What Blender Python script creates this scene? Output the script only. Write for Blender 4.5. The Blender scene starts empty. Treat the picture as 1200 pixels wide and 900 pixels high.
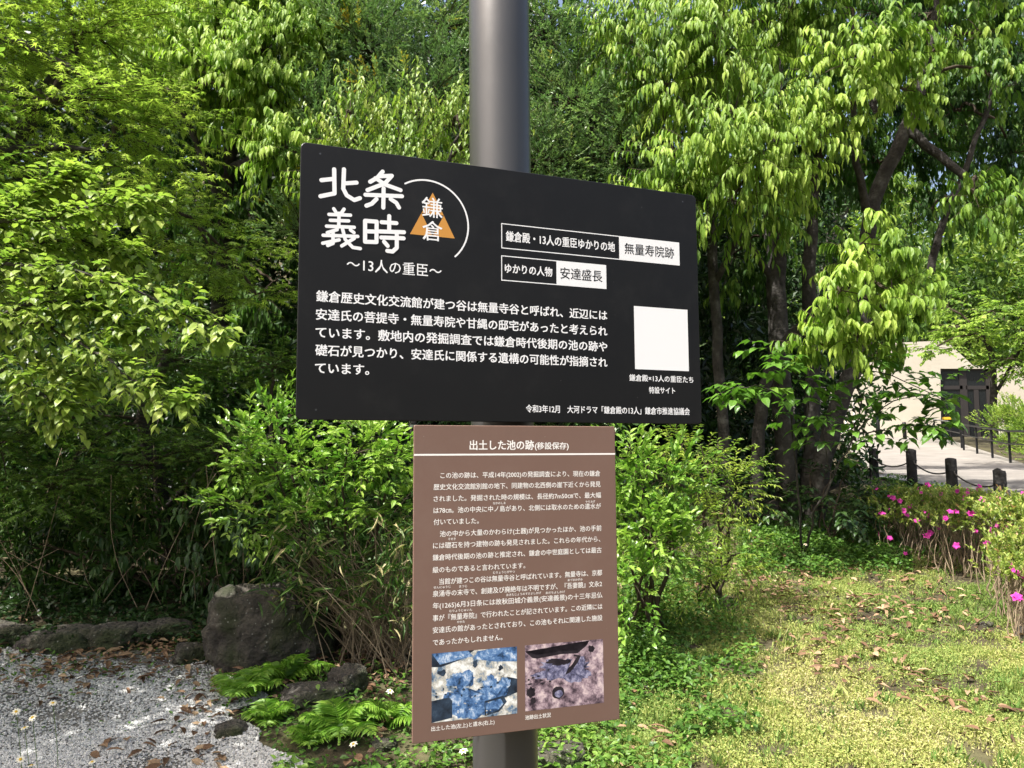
import bpy, bmesh, math, random
import numpy as np
from mathutils import Vector, noise

rad = math.radians
SC = bpy.context.scene
COL = SC.collection
rng = np.random.default_rng(7)
random.seed(7)

# ------------------------------------------------------------------ camera
EYE = 1.5
PITCH, ROLL, FPX = 0.0898, -0.0053, 930.0
cp, sp = math.cos(PITCH), math.sin(PITCH)
FWD = np.array([0, cp, sp])
_r, _u = np.array([1.0, 0, 0]), np.array([0, -sp, cp])
RGT = math.cos(ROLL) * _r + math.sin(ROLL) * _u
UPV = -math.sin(ROLL) * _r + math.cos(ROLL) * _u
CAM = np.array([0, 0, EYE])
cam = bpy.data.cameras.new('camera')
cam.sensor_width = 36.0
cam.lens = FPX / 1200 * 36.0
cam.clip_start, cam.clip_end = 0.05, 1500
camo = bpy.data.objects.new('camera', cam)
COL.objects.link(camo)
from mathutils import Matrix
M = Matrix(((RGT[0], UPV[0], -FWD[0], 0), (RGT[1], UPV[1], -FWD[1], 0), (RGT[2], UPV[2], -FWD[2], EYE), (0, 0, 0, 1)))
camo.matrix_world = M
SC.camera = camo

# ------------------------------------------------------------------ light
SUNV = Vector((-0.42, -0.31, 0.86)).normalized()
world = bpy.data.worlds.new('World')
SC.world = world
world.use_nodes = True
nt = world.node_tree
nt.nodes.clear()
sky = nt.nodes.new('ShaderNodeTexSky')
sky.sky_type = 'NISHITA'
sky.sun_disc = False
sky.sun_elevation = math.asin(SUNV.z)
sky.sun_rotation = math.atan2(SUNV.x, SUNV.y)
sky.air_density, sky.dust_density, sky.ozone_density = 1.0, 7.0, 0.0
bg = nt.nodes.new('ShaderNodeBackground')
bg.inputs['Strength'].default_value = 0.13
wo = nt.nodes.new('ShaderNodeOutputWorld')
nt.links.new(sky.outputs[0], bg.inputs[0])
nt.links.new(bg.outputs[0], wo.inputs[0])
sun = bpy.data.lights.new('sun', 'SUN')
sun.energy = 4.6
sun.angle = rad(0.5)
sun.color = (1.0, 0.978, 0.94)
suno = bpy.data.objects.new('sun', sun)
suno.rotation_euler = SUNV.to_track_quat('Z', 'Y').to_euler()
COL.objects.link(suno)
SC.view_settings.view_transform = 'Standard'
SC.view_settings.look = 'None'
SC.view_settings.exposure = 1.15
SC.view_settings.gamma = 1
SC.view_settings.use_curve_mapping = False
SC.render.engine = 'CYCLES'
SC.cycles.use_denoising = True
SC.cycles.max_bounces = 7
SC.cycles.diffuse_bounces = 4
SC.cycles.transmission_bounces = 4
SC.cycles.glossy_bounces = 2

# ------------------------------------------------------------------ terrain
def sstep(a, b, x):
    t = np.clip((x - a) / (b - a), 0, 1)
    return t * t * (3 - 2 * t)

def height(x, y):
    x = np.asarray(x, float); y = np.asarray(y, float)
    lawn = np.interp(y, [-400, 2.8, 9, 14, 26, 40, 400], [-0.6, 0, 0.62, 1.0, 1.7, 2.6, 6])
    path = np.interp(y, [-400, 3, 8.3, 10, 20, 33, 40, 400], [-0.6, 0.1, 0.85, 1.07, 1.20, 2.13, 2.35, 5])
    k = sstep(3.9, 4.9, x + 0.0 * y) * sstep(4, 8, y)
    h = lawn * (1 - k) + path * k
    hill = sstep(3.6, 0.5, x) * np.maximum(0, y - 7.6) * 0.5
    hill = np.minimum(hill, 9)
    far = sstep(37, 70, y) * 14 * sstep(2, 8, x)
    return h + hill + far

def H(x, y):
    return float(height(x, y))

def ray(px, py):
    return FWD + (px - 600) / FPX * RGT - (py - 450) / FPX * UPV

def P(px, py, d):
    v = ray(px, py)
    return CAM + v * (d / v[1])

def G(px, py):
    v = ray(px, py); t = 2.0
    while t < 120:
        q = CAM + v * t
        if q[2] <= H(q[0], q[1]):
            break
        t += 0.02
    return q

# ------------------------------------------------------------------ object helpers
def tag(o, label=None, cat=None, group=None, kind=None):
    if label: o['label'] = label
    if cat: o['category'] = cat
    if group: o['group'] = group
    if kind: o['kind'] = kind
    return o

def empty(name, loc, label, cat, group=None, rz=0):
    o = bpy.data.objects.new(name, None)
    o.empty_display_size = 0.1
    o.location = [float(a) for a in loc]
    o.rotation_euler = (0, 0, rz)
    COL.objects.link(o)
    return tag(o, label, cat, group)

class MB:
    """collects vertices and faces in world space for ONE mesh object"""
    def __init__(s):
        s.V, s.T, s.Q, s.A, s.mt, s.mq, s.n = [], [], [], [], [], [], 0
    def add(s, V, tris=None, quads=None, tint=0.5, mi=0):
        V = np.asarray(V, float).reshape(-1, 3)
        if tris is not None and len(tris):
            t = np.asarray(tris, int).reshape(-1, 3); s.T.append(t + s.n); s.mt.append(np.full(len(t), mi))
        if quads is not None and len(quads):
            q = np.asarray(quads, int).reshape(-1, 4); s.Q.append(q + s.n); s.mq.append(np.full(len(q), mi))
        s.V.append(V)
        s.A.append(np.broadcast_to(np.asarray(tint, float), (len(V),)))
        s.n += len(V)
    def build(s, name, mats, parent=None, smooth=False, origin=None):
        V = np.concatenate(s.V) if s.V else np.zeros((0, 3))
        A = np.concatenate(s.A) if s.A else np.zeros(0)
        T = np.concatenate(s.T) if s.T else np.zeros((0, 3), int)
        Q = np.concatenate(s.Q) if s.Q else np.zeros((0, 4), int)
        mi = np.concatenate([np.concatenate(s.mt) if s.mt else np.zeros(0), np.concatenate(s.mq) if s.mq else np.zeros(0)]).astype(np.int32)
        loc = None
        if parent is not None:
            loc = np.array(parent.location)
            pr = parent
            while pr.parent is not None:
                pr = pr.parent; loc = loc + np.array(pr.location)
        elif origin is not None:
            loc = np.array(origin, float)
        if loc is not None:
            V = V - loc
        me = bpy.data.meshes.new(name)
        nv, nt_, nq = len(V), len(T), len(Q)
        me.vertices.add(nv)
        me.vertices.foreach_set('co', V.astype(np.float32).ravel())
        me.loops.add(nt_ * 3 + nq * 4)
        me.loops.foreach_set('vertex_index', np.concatenate([T.ravel(), Q.ravel()]).astype(np.int32))
        me.polygons.add(nt_ + nq)
        st = np.concatenate([np.arange(nt_) * 3, nt_ * 3 + np.arange(nq) * 4]).astype(np.int32)
        me.polygons.foreach_set('loop_start', st)
        me.polygons.foreach_set('material_index', mi)
        me.polygons.foreach_set('use_smooth', np.full(nt_ + nq, smooth))
        at = me.attributes.new('tint', 'FLOAT', 'POINT')
        at.data.foreach_set('value', A.astype(np.float32))
        me.update(calc_edges=True)
        for m in (mats if isinstance(mats, (list, tuple)) else [mats]):
            me.materials.append(m)
        o = bpy.data.objects.new(name, me)
        COL.objects.link(o)
        if parent is not None:
            o.parent = parent
        elif origin is not None:
            o.location = [float(a) for a in origin]
        return o

def norm(v):
    return v / np.maximum(np.linalg.norm(v, axis=-1, keepdims=True), 1e-9)

def tube(mb, pts, rs, sides=6, tint=0.5, mi=0, cap=True):
    pts = np.asarray(pts, float); n = len(pts)
    rs = np.broadcast_to(np.asarray(rs, float), (n,))
    d = norm(np.gradient(pts, axis=0))
    ref = np.array([0, 0, 1.0]) if abs(d[0][2]) < 0.8 else np.array([1.0, 0, 0])
    a = norm(np.cross(d, ref)); b = np.cross(d, a)
    th = np.arange(sides) / sides * 2 * math.pi
    V = pts[:, None] + rs[:, None, None] * (np.cos(th)[None, :, None] * a[:, None] + np.sin(th)[None, :, None] * b[:, None])
    q = []
    for i in range(n - 1):
        for k in range(sides):
            k2 = (k + 1) % sides
            q.append((i * sides + k, i * sides + k2, (i + 1) * sides + k2, (i + 1) * sides + k))
    V = V.reshape(-1, 3); tr = []
    if cap:
        V = np.concatenate([V, pts[:1], pts[-1:]])
        c0, c1 = n * sides, n * sides + 1
        for k in range(sides):
            k2 = (k + 1) % sides
            tr += [(c0, k2, k), (c1, (n - 1) * sides + k, (n - 1) * sides + k2)]
    mb.add(V, tr, q, tint, mi)

def twigs(mb, A, B, ra, rb, tint=0.5, mi=0, droop=0.0):
    """many three-sided twigs at once, bent in the middle"""
    A, B = np.asarray(A), np.asarray(B); n = len(A)
    if n == 0: return
    mid = (A + B) / 2 + np.array([0, 0, 1.0]) * np.linalg.norm(B - A, axis=1)[:, None] * droop
    d = norm(B - A)
    s = norm(np.cross(d, np.array([0.3, 0.2, 1.0]))); t = np.cross(d, s)
    ang = np.array([0, 2.094, 4.189])
    off = np.cos(ang)[None, :, None] * s[:, None] + np.sin(ang)[None, :, None] * t[:, None]
    V = np.stack([A[:, None] + off * ra, mid[:, None] + off * (ra + rb) / 2, B[:, None] + off * rb], 1).reshape(n, 9, 3)
    base = (np.arange(n) * 9)[:, None, None]
    f = []
    for l in (0, 3):
        for k in range(3):
            k2 = (k + 1) % 3
            f.append((l + k, l + k2, l + 3 + k2, l + 3 + k))
    mb.add(V.reshape(-1, 3), None, (base + np.array(f)[None]).reshape(-1, 4), tint, mi)

TPL = {
    'fold': (np.array([(0, 0, 0), (.5, .45, .10), (0, 1, -.14), (-.5, .45, .10)]), [(0, 1, 2), (0, 2, 3)], []),
    'leaf': (np.array([(0, 0, 0), (0, .42, .0), (0, .75, -.07), (0, 1, -.20), (-.44, .24, .07), (-.43, .58, .03), (.44, .24, .07), (.43, .58, .03)]),
             [(0, 1, 4), (5, 2, 3), (0, 6, 1), (7, 3, 2)], [(4, 1, 2, 5), (1, 6, 7, 2)]),
}
_st = [(-.10, .06), (-.20, .22), (-.08, .36), (.08, .36), (.20, .22), (.10, .06)]
_tp = [(-.62, .10), (-.52, .70), (0, 1.0), (.52, .70), (.62, .10)]
TPL['star'] = (np.array([(a, b, .03) for a, b in _st] + [(a, b, -.12) for a, b in _tp]),
               [(0, 1, 6), (1, 2, 7), (2, 3, 8), (3, 4, 9), (4, 5, 10)], [(0, 5, 4, 1), (1, 4, 3, 2)])

def leaves(mb, pos, d, nr, L, W, tint, kind='fold', mi=0):
    pos = np.asarray(pos, float).reshape(-1, 3); n = len(pos)
    if n == 0: return
    d = norm(np.asarray(d, float).reshape(-1, 3)); nr = np.asarray(nr, float).reshape(-1, 3)
    s = norm(np.cross(d, nr)); nr = np.cross(s, d)
    L = np.broadcast_to(np.asarray(L, float), (n,)); W = np.broadcast_to(np.asarray(W, float), (n,))
    T, tr, q = TPL[kind]
    V = pos[:, None] + s[:, None] * (T[None, :, 0:1] * W[:, None, None]) + d[:, None] * (T[None, :, 1:2] * L[:, None, None]) + nr[:, None] * (T[None, :, 2:3] * L[:, None, None])
    k = len(T); base = (np.arange(n) * k)[:, None, None]
    tint = np.repeat(np.broadcast_to(np.asarray(tint, float), (n,)), k)
    mb.add(V.reshape(-1, 3), (base + np.array(tr)[None]).reshape(-1, 3) if tr else None,
           (base + np.array(q)[None]).reshape(-1, 4) if q else None, tint, mi)

def rvec(n):
    return norm(rng.normal(size=(n, 3)))

def in_ball(n, shell=0.4):
    return rvec(n) * (rng.random(n)[:, None] ** shell)

def sprays(lm, wm, org, dirs, tl, nl, L, W, style='droop', tint=0.5, tvar=0.15, kind='fold', droop=0.25, twig_r=0.003, young=0.0):
    """leafy twigs: org/dirs (n,3); tl twig length; nl leaves per twig"""
    n = len(org)
    if n == 0: return
    dirs = norm(dirs)
    tl = tl * rng.uniform(0.6, 1.3, n)
    t = (np.arange(nl) + 0.6) / nl
    t = t[None, :] * np.ones((n, 1)) + rng.uniform(-.4, .4, (n, nl)) / nl
    pos = org[:, None] + dirs[:, None] * (tl[:, None] * t)[..., None]
    pos[..., 2] -= droop * tl[:, None] * t ** 2
    end = org + dirs * tl[:, None]; end[:, 2] -= droop * tl
    if wm is not None:
        twigs(wm, org, end, twig_r, twig_r * .5, droop=droop * .25)
    ax = dirs[:, None] + np.array([0, 0, -1.0]) * (2 * droop * t)[..., None]
    ax = norm(ax)
    side = norm(np.cross(dirs, np.array([0, 0, 1.0]) + 0.05 * rvec(n)))
    sg = np.where(np.arange(nl) % 2 == 0, 1.0, -1.0)[None, :] * np.ones((n, 1))
    R = rvec(n * nl).reshape(n, nl, 3)
    up = np.array([0, 0, 1.0])
    if style == 'droop':
        ld = ax * .40 + side[:, None] * sg[..., None] * .38 - up * 1.0 + R * .26
        out = ax * np.array([1, 1, 0]) + side[:, None] * sg[..., None] * .4
        nn = norm(out) * .9 + up * .55 + R * .33
    elif style == 'flat':
        ld = ax * .7 + side[:, None] * sg[..., None] * .75 - up * .22 + R * .25
        nn = up + R * .38
    elif style == 'up':
        ld = ax * .9 + side[:, None] * sg[..., None] * .5 + up * .25 + R * .55
        nn = up * .7 + ax * .3 + R * .6
    else:
        ld = ax * .5 + side[:, None] * sg[..., None] * .5 + R * .9
        nn = up * .5 + R * .9
    sz = rng.uniform(.65, 1.2, (n, nl))
    tw = tint + young * t + rng.normal(size=(n, 1)) * tvar * .6 + rng.normal(size=(n, nl)) * tvar * .6
    leaves(lm, pos.reshape(-1, 3), ld.reshape(-1, 3), nn.reshape(-1, 3), (L * sz).ravel(), (W * sz).ravel(), np.clip(tw, 0, 1).ravel(), kind)

# ------------------------------------------------------------------ materials
def mat(name):
    m = bpy.data.materials.new(name); m.use_nodes = True
    return m, m.node_tree.nodes, m.node_tree.links, m.node_tree.nodes['Principled BSDF']

def ramp(nodes, stops):
    r = nodes.new('ShaderNodeValToRGB')
    while len(r.color_ramp.elements) < len(stops): r.color_ramp.elements.new(0.5)
    for e, (p, c) in zip(r.color_ramp.elements, stops):
        e.position = p; e.color = (*c, 1)
    return r

def leaf_mat(name, stops, trans=0.42, rough=0.42, spec=0.35, tcol=(1.0, 1.2, .7)):
    m, N, Lk, b = mat(name)
    a = N.new('ShaderNodeAttribute'); a.attribute_name = 'tint'
    r = ramp(N, stops)
    Lk.new(a.outputs['Fac'], r.inputs[0])
    Lk.new(r.outputs[0], b.inputs['Base Color'])
    b.inputs['Roughness'].default_value = rough
    b.inputs['Specular IOR Level'].default_value = spec
    if trans > 0:
        tr = N.new('ShaderNodeBsdfTranslucent')
        mx = N.new('ShaderNodeMix'); mx.data_type = 'RGBA'; mx.blend_type = 'MULTIPLY'
        mx.inputs[0].default_value = 1; mx.inputs[7].default_value = (*tcol, 1)
        Lk.new(r.outputs[0], mx.inputs[6]); Lk.new(mx.outputs[2], tr.inputs[0])
        ms = N.new('ShaderNodeMixShader'); ms.inputs[0].default_value = trans
        Lk.new(b.outputs[0], ms.inputs[1]); Lk.new(tr.outputs[0], ms.inputs[2])
        Lk.new(ms.outputs[0], N['Material Output'].inputs[0])
    return m

def noise_mat(name, stops, scale=6, detail=6, rough=.8, bump=.3, bscale=None, spec=.3, dist=0.0, bdist=.02):
    m, N, Lk, b = mat(name)
    tc = N.new('ShaderNodeTexCoord')
    n = N.new('ShaderNodeTexNoise'); n.inputs['Scale'].default_value = scale; n.inputs['Detail'].default_value = detail
    n.inputs['Roughness'].default_value = .62; n.inputs['Distortion'].default_value = dist
    Lk.new(tc.outputs['Object'], n.inputs['Vector'])
    r = ramp(N, stops); Lk.new(n.outputs[0], r.inputs[0]); Lk.new(r.outputs[0], b.inputs['Base Color'])
    b.inputs['Roughness'].default_value = rough; b.inputs['Specular IOR Level'].default_value = spec
    if bump:
        n2 = N.new('ShaderNodeTexNoise'); n2.inputs['Scale'].default_value = bscale or scale * 4; n2.inputs['Detail'].default_value = 8
        Lk.new(tc.outputs['Object'], n2.inputs['Vector'])
        bp = N.new('ShaderNodeBump'); bp.inputs['Strength'].default_value = bump; bp.inputs['Distance'].default_value = bdist
        Lk.new(n2.outputs[0], bp.inputs['Height']); Lk.new(bp.outputs[0], b.inputs['Normal'])
    return m

def plain(name, col, rough=.5, metal=0, spec=.5):
    m, N, Lk, b = mat(name)
    b.inputs['Base Color'].default_value = (*col, 1); b.inputs['Roughness'].default_value = rough
    b.inputs['Metallic'].default_value = metal; b.inputs['Specular IOR Level'].default_value = spec
    return m

LM = {
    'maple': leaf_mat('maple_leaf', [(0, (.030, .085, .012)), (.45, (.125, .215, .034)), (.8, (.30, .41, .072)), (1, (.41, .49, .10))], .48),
    'plum': leaf_mat('plum_leaf', [(0, (.06, .13, .02)), (.5, (.18, .275, .05)), (1, (.38, .45, .09))], .45),
    'droop': leaf_mat('drooping_leaf', [(0, (.03, .075, .015)), (.4, (.09, .18, .025)), (.75, (.235, .36, .05)), (1, (.36, .47, .085))], .45, .5, .25),
    'oak': leaf_mat('oak_leaf', [(0, (.015, .045, .010)), (.4, (.06, .14, .020)), (.75, (.20, .32, .04)), (1, (.34, .45, .075))], .44, .48, .28),
    'holm': leaf_mat('small_leaf', [(0, (.04, .085, .035)), (.5, (.15, .26, .095)), (.85, (.30, .41, .15)), (.95, (.30, .30, .05)), (1, (.55, .42, .05))], .22, .33, .55),
    'newshoot': leaf_mat('new_shoot_leaf', [(0, (.06, .14, .02)), (.6, (.20, .31, .05)), (1, (.36, .43, .08))], .42),
    'shrub': leaf_mat('shrub_leaf', [(0, (.03, .085, .015)), (.5, (.13, .27, .035)), (1, (.32, .45, .08))], .38, .34, .5),
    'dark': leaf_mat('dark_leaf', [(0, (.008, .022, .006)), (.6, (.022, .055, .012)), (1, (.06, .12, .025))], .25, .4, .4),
    'bamboo': leaf_mat('bamboo_leaf', [(0, (.03, .075, .015)), (.6, (.09, .16, .03)), (.72, (.35, .30, .14)), (1, (.55, .48, .28))], .3, .5, .3),
    'fern': leaf_mat('fern_leaf', [(0, (.05, .13, .015)), (.6, (.14, .29, .03)), (1, (.28, .42, .06))], .42),
    'azalea': leaf_mat('azalea_leaf', [(0, (.09, .15, .03)), (.5, (.23, .31, .06)), (.85, (.40, .43, .10)), (1, (.45, .27, .13))], .35),
    'cover': leaf_mat('ground_cover_leaf', [(0, (.03, .08, .015)), (.5, (.09, .19, .03)), (1, (.22, .34, .06))], .35),
    'grass': leaf_mat('grass_blade', [(0, (.11, .20, .04)), (.35, (.23, .32, .085)), (.7, (.41, .42, .13)), (1, (.54, .47, .26))], .35, .6, .2),
    'litter': leaf_mat('dead_leaf', [(0, (.06, .036, .022)), (.5, (.17, .098, .055)), (1, (.38, .27, .165))], .08, .7, .2, (1.2, .9, .6)),
    'far': leaf_mat('far_leaf', [(0, (.03, .07, .015)), (.5, (.10, .18, .03)), (1, (.26, .34, .05))], .4),
}
BARK = noise_mat('bark', [(.3, (.020, .017, .014)), (.55, (.052, .046, .039)), (.75, (.13, .122, .108))], 9, 8, .9, .8, 30)
TWIG = plain('twig_bark', (.055, .042, .028), .9, 0, .2)
STEM = noise_mat('dry_stem', [(.3, (.12, .085, .05)), (.7, (.30, .235, .16))], 8, 4, .85, 0)
ROCK = None

def rock_mat():
    m, N, Lk, b = mat('rock')
    tc = N.new('ShaderNodeTexCoord')
    n = N.new('ShaderNodeTexNoise'); n.inputs['Scale'].default_value = 5; n.inputs['Detail'].default_value = 10; n.inputs['Roughness'].default_value = .7
    Lk.new(tc.outputs['Object'], n.inputs['Vector'])
    r = ramp(N, [(.32, (.016, .013, .010)), (.47, (.055, .047, .037)), (.6, (.10, .085, .065)), (.7, (.26, .245, .21))])
    Lk.new(n.outputs[0], r.inputs[0])
    n2 = N.new('ShaderNodeTexNoise'); n2.inputs['Scale'].default_value = 3.2; n2.inputs['Detail'].default_value = 7
    Lk.new(tc.outputs['Object'], n2.inputs['Vector'])
    r2 = ramp(N, [(.46, (0, 0, 0)), (.62, (1, 1, 1))]); Lk.new(n2.outputs[0], r2.inputs[0])
    v = N.new('ShaderNodeTexVoronoi'); v.inputs['Scale'].default_value = 26
    Lk.new(tc.outputs['Object'], v.inputs['Vector'])
    r3 = ramp(N, [(.08, (1, 1, 1)), (.16, (0, 0, 0))]); Lk.new(v.outputs[0], r3.inputs[0])
    mx = N.new('ShaderNodeMix'); mx.data_type = 'RGBA'
    mx.inputs[7].default_value = (.028, .036, .010, 1)
    Lk.new(r2.outputs[0], mx.inputs[0]); Lk.new(r.outputs[0], mx.inputs[6])
    mm = N.new('ShaderNodeMath'); mm.operation = 'MULTIPLY'; Lk.new(r3.outputs[0], mm.inputs[0]); Lk.new(n.outputs[0], mm.inputs[1])
    mx2 = N.new('ShaderNodeMix'); mx2.data_type = 'RGBA'; mx2.inputs[7].default_value = (.36, .36, .31, 1)
    Lk.new(mm.outputs[0], mx2.inputs[0]); Lk.new(mx.outputs[2], mx2.inputs[6])
    Lk.new(mx2.outputs[2], b.inputs['Base Color'])
    b.inputs['Roughness'].default_value = .92
    bp = N.new('ShaderNodeBump'); bp.inputs['Strength'].default_value = 1.0; bp.inputs['Distance'].default_value = .06
    n3 = N.new('ShaderNodeTexNoise'); n3.inputs['Scale'].default_value = 22; n3.inputs['Detail'].default_value = 10
    Lk.new(tc.outputs['Object'], n3.inputs['Vector'])
    Lk.new(n3.outputs[0], bp.inputs['Height']); Lk.new(bp.outputs[0], b.inputs['Normal'])
    return m
ROCK = rock_mat()

# ------------------------------------------------------------------ ground, path, gravel
def axis(parts):
    return np.unique(np.concatenate([np.linspace(a, b, n) for a, b, n in parts]))
gx = axis([(-400, -40, 10), (-40, -8, 17), (-8, 9, 171), (9, 40, 32), (40, 400, 10)])
gy = axis([(-400, -20, 8), (-20, 2, 12), (2, 13, 111), (13, 40, 55), (40, 80, 21), (80, 600, 10)])
X, Y = np.meshgrid(gx, gy, indexing='ij')
Z = height(X, Y)
near = (np.abs(X) < 12) & (Y < 16) & (Y > 1)
bumpz = np.array([[noise.noise((a * 1.3, b * 1.3, 3)) * .035 if nr else 0 for a, b, nr in zip(ra, rb, rn)] for ra, rb, rn in zip(X, Y, near)])
Z = Z + bumpz * (1 - sstep(3.9, 4.9, X))
ni, nj = X.shape
idx = np.arange(ni * nj).reshape(ni, nj)
gm = MB()
gm.add(np.stack([X, Y, Z], -1).reshape(-1, 3), None, np.stack([idx[:-1, :-1], idx[1:, :-1], idx[1:, 1:], idx[:-1, 1:]], -1).reshape(-1, 4))
GROUND = noise_mat('soil', [(.3, (.022, .017, .010)), (.48, (.05, .04, .022)), (.6, (.075, .07, .032)), (.75, (.12, .10, .055))], 3.2, 9, .95, .6, 24)
tag(gm.build('ground', GROUND, smooth=True), kind='structure')

def sheet(name, m, left, right, ys, lift, n=10):
    mb = MB(); ys = np.linspace(ys[0], ys[-1], 70)
    rows = []
    for y in ys:
        xl, xr = left(y), right(y)
        xs = np.linspace(xl, xr, n)
        rows.append(np.stack([xs, np.full(n, y), height(xs, np.full(n, y)) + lift], -1))
    V = np.array(rows); k = np.arange(len(ys) * n).reshape(len(ys), n)
    mb.add(V.reshape(-1, 3), None, np.stack([k[:-1, :-1], k[:-1, 1:], k[1:, 1:], k[1:, :-1]], -1).reshape(-1, 4))
    return tag(mb.build(name, m, smooth=True), kind='structure')

PATH = noise_mat('path_paving', [(.3, (.17, .155, .135)), (.6, (.225, .205, .18)), (.8, (.28, .26, .225))], 1.4, 8, .9, .15, 60)
KERB = noise_mat('path_edging', [(.3, (.20, .19, .18)), (.7, (.30, .29, .27))], 4, 6, .9, .2, 60)
pl = lambda y: np.interp(y, [4, 9, 12.5, 33, 37], [5.22, 5.22, 6.0, 13.6, 14.2])
pr = lambda y: np.interp(y, [4, 10, 20, 33, 37], [9.6, 10.2, 12.9, 17.9, 19.5])
sheet('path', PATH, pl, pr, (4, 36), .006)
sheet('path_edging', KERB, lambda y: pl(y) - .32, lambda y: pl(y) - .002, (4, 13), .05, 3)

# ------------------------------------------------------------------ pole and signs
def rounded_panel(mb, w, h, r, t, fn, mi=0):
    pts = []
    for cx, cy, a0 in ((w/2-r, h/2-r, 0), (-w/2+r, h/2-r, 90), (-w/2+r, -h/2+r, 180), (w/2-r, -h/2+r, 270)):
        for k in range(5):
            a = rad(a0 + k * 22.5); pts.append((cx + r * math.cos(a), cy + r * math.sin(a)))
    n = len(pts)
    bv = .0012
    V = [];
    for (ins, z) in ((bv, t), (0, t - bv), (0, 0)):
        for x, y in pts:
            V.append(fn(x * (1 - ins / (w/2)), y * (1 - ins / (h/2)), z))
    V.append(fn(0, 0, t)); V.append(fn(0, 0, 0))
    q = []; tr = []
    for k in range(n):
        k2 = (k + 1) % n
        q += [(n + k, n + k2, k2, k), (2 * n + k, 2 * n + k2, n + k2, n + k)]
        tr += [(3 * n, k, k2), (3 * n + 1, 2 * n + k2, 2 * n + k)]
    mb.add(V, tr, q, .5, mi)

class Board:
    def __init__(s, c, yaw, w, h, t):
        s.c = np.array(c) + np.array([0, 0, EYE]); s.yaw = yaw; s.w, s.h, s.t = w, h, t
        s.sc = 1.0
        s.d = np.array([math.cos(yaw), math.sin(yaw), 0]); s.n = np.array([math.sin(yaw), -math.cos(yaw), 0])
    def pt(s, x, y, z):            # z measured from the back; the printed face is at z = t
        return s.c + s.d * (x * s.sc) + np.array([0, 0, s.sc]) * y + s.n * (z - s.t)
    def poly(s, mb, pts, lift, mi=0):
        V = [s.pt(x / 1000, y / 1000, s.t + lift * .25) for x, y in pts]
        n = len(V)
        mb.add(V, [(0, i, i + 1) for i in range(1, n - 1)], None, .5, mi)

_fc = {}
def text_mesh(body, bold=0.0):
    k = (body, bold)
    if k in _fc: return _fc[k]
    cu = bpy.data.curves.new('lettering', 'FONT'); cu.body = body; cu.resolution_u = 2; cu.offset = bold; cu.fill_mode = 'FRONT'
    o = bpy.data.objects.new('lettering', cu); COL.objects.link(o)
    bpy.context.view_layer.update()
    me = o.to_mesh()
    V = np.zeros(len(me.vertices) * 3, np.float32); me.vertices.foreach_get('co', V); V = V.reshape(-1, 3)
    me.calc_loop_triangles()
    T = np.zeros(len(me.loop_triangles) * 3, np.int32); me.loop_triangles.foreach_get('vertices', T); T = T.reshape(-1, 3)
    o.to_mesh_clear()
    bpy.data.objects.remove(o); bpy.data.curves.remove(cu)
    _fc[k] = (V.copy(), T.copy())
    return _fc[k]

def put_text(b, mb, body, x0, x1, yc, em, lift=.0007, bold=0.0, mi=0, y1=None):
    """set a line of lettering on a board: from x0 to x1 (mm), centred on height yc (mm), em height (mm)"""
    V, T = text_mesh(body)
    lo, hi = V[:, 0].min(), V[:, 0].max()
    sx = (x1 - x0) / (hi - lo)
    cy = .36
    y1 = yc if y1 is None else y1
    W = []
    xs = x0 + (V[:, 0] - lo) * sx
    ys = yc + (y1 - yc) * (V[:, 0] - lo) / (hi - lo) + (V[:, 1] - cy) * em
    # heavier lettering: the line printed again a fraction of a stroke aside
    for i, (ox, oy) in enumerate([(0, 0)] if not bold else [(0, 0), (1, .6), (-1, .6), (1, -.6), (-1, -.6)]):
        X_ = (xs + ox * bold * em) * b.sc / 1000; Y_ = (ys + oy * bold * em) * b.sc / 1000
        mb.add(b.c[None] + b.d[None] * X_[:, None] + np.array([0, 0, 1.0])[None] * Y_[:, None] + b.n[None] * (lift + .00003 * i) * .25, T, None, .5, mi)

STROKES = [0]
def stroke(b, mb, pts, w, lift=.0007, mi=0, taper=1.0):
    """brush stroke with round ends (mm): one flat outline"""
    pts = [np.array(p, float) for p in pts]
    if len(pts) > 2:                              # round the bends a little
        q = [pts[0]]
        for i in range(1, len(pts) - 1):
            q += [pts[i] * .7 + pts[i-1] * .3 * 1.0 if np.linalg.norm(pts[i]-pts[i-1]) < 12 else pts[i] + (pts[i-1]-pts[i]) / np.linalg.norm(pts[i]-pts[i-1]) * 4, pts[i],
                  pts[i] * .7 + pts[i+1] * .3 if np.linalg.norm(pts[i]-pts[i+1]) < 12 else pts[i] + (pts[i+1]-pts[i]) / np.linalg.norm(pts[i]-pts[i+1]) * 4]
        q.append(pts[-1]); pts = q
    STROKES[0] += 1; z = [.00008 * STROKES[0]]
    for i in range(len(pts) - 1):
        a, c = pts[i], pts[i + 1]
        d = c - a; L = np.linalg.norm(d)
        if L < .01: continue
        d /= L; m = np.array([-d[1], d[0]])
        poly = [a + m * w / 2, a - m * w / 2, c - m * w / 2, c + m * w / 2]
        b.poly(mb, poly, lift + z[0] + .000012 * i, mi)
    for i, p in enumerate(pts):
        b.poly(mb, [p + w / 2 * np.array([math.cos(k * math.pi / 8), math.sin(k * math.pi / 8)]) for k in range(16)], lift + z[0] + .00004 + .000006 * i, mi)

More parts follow.
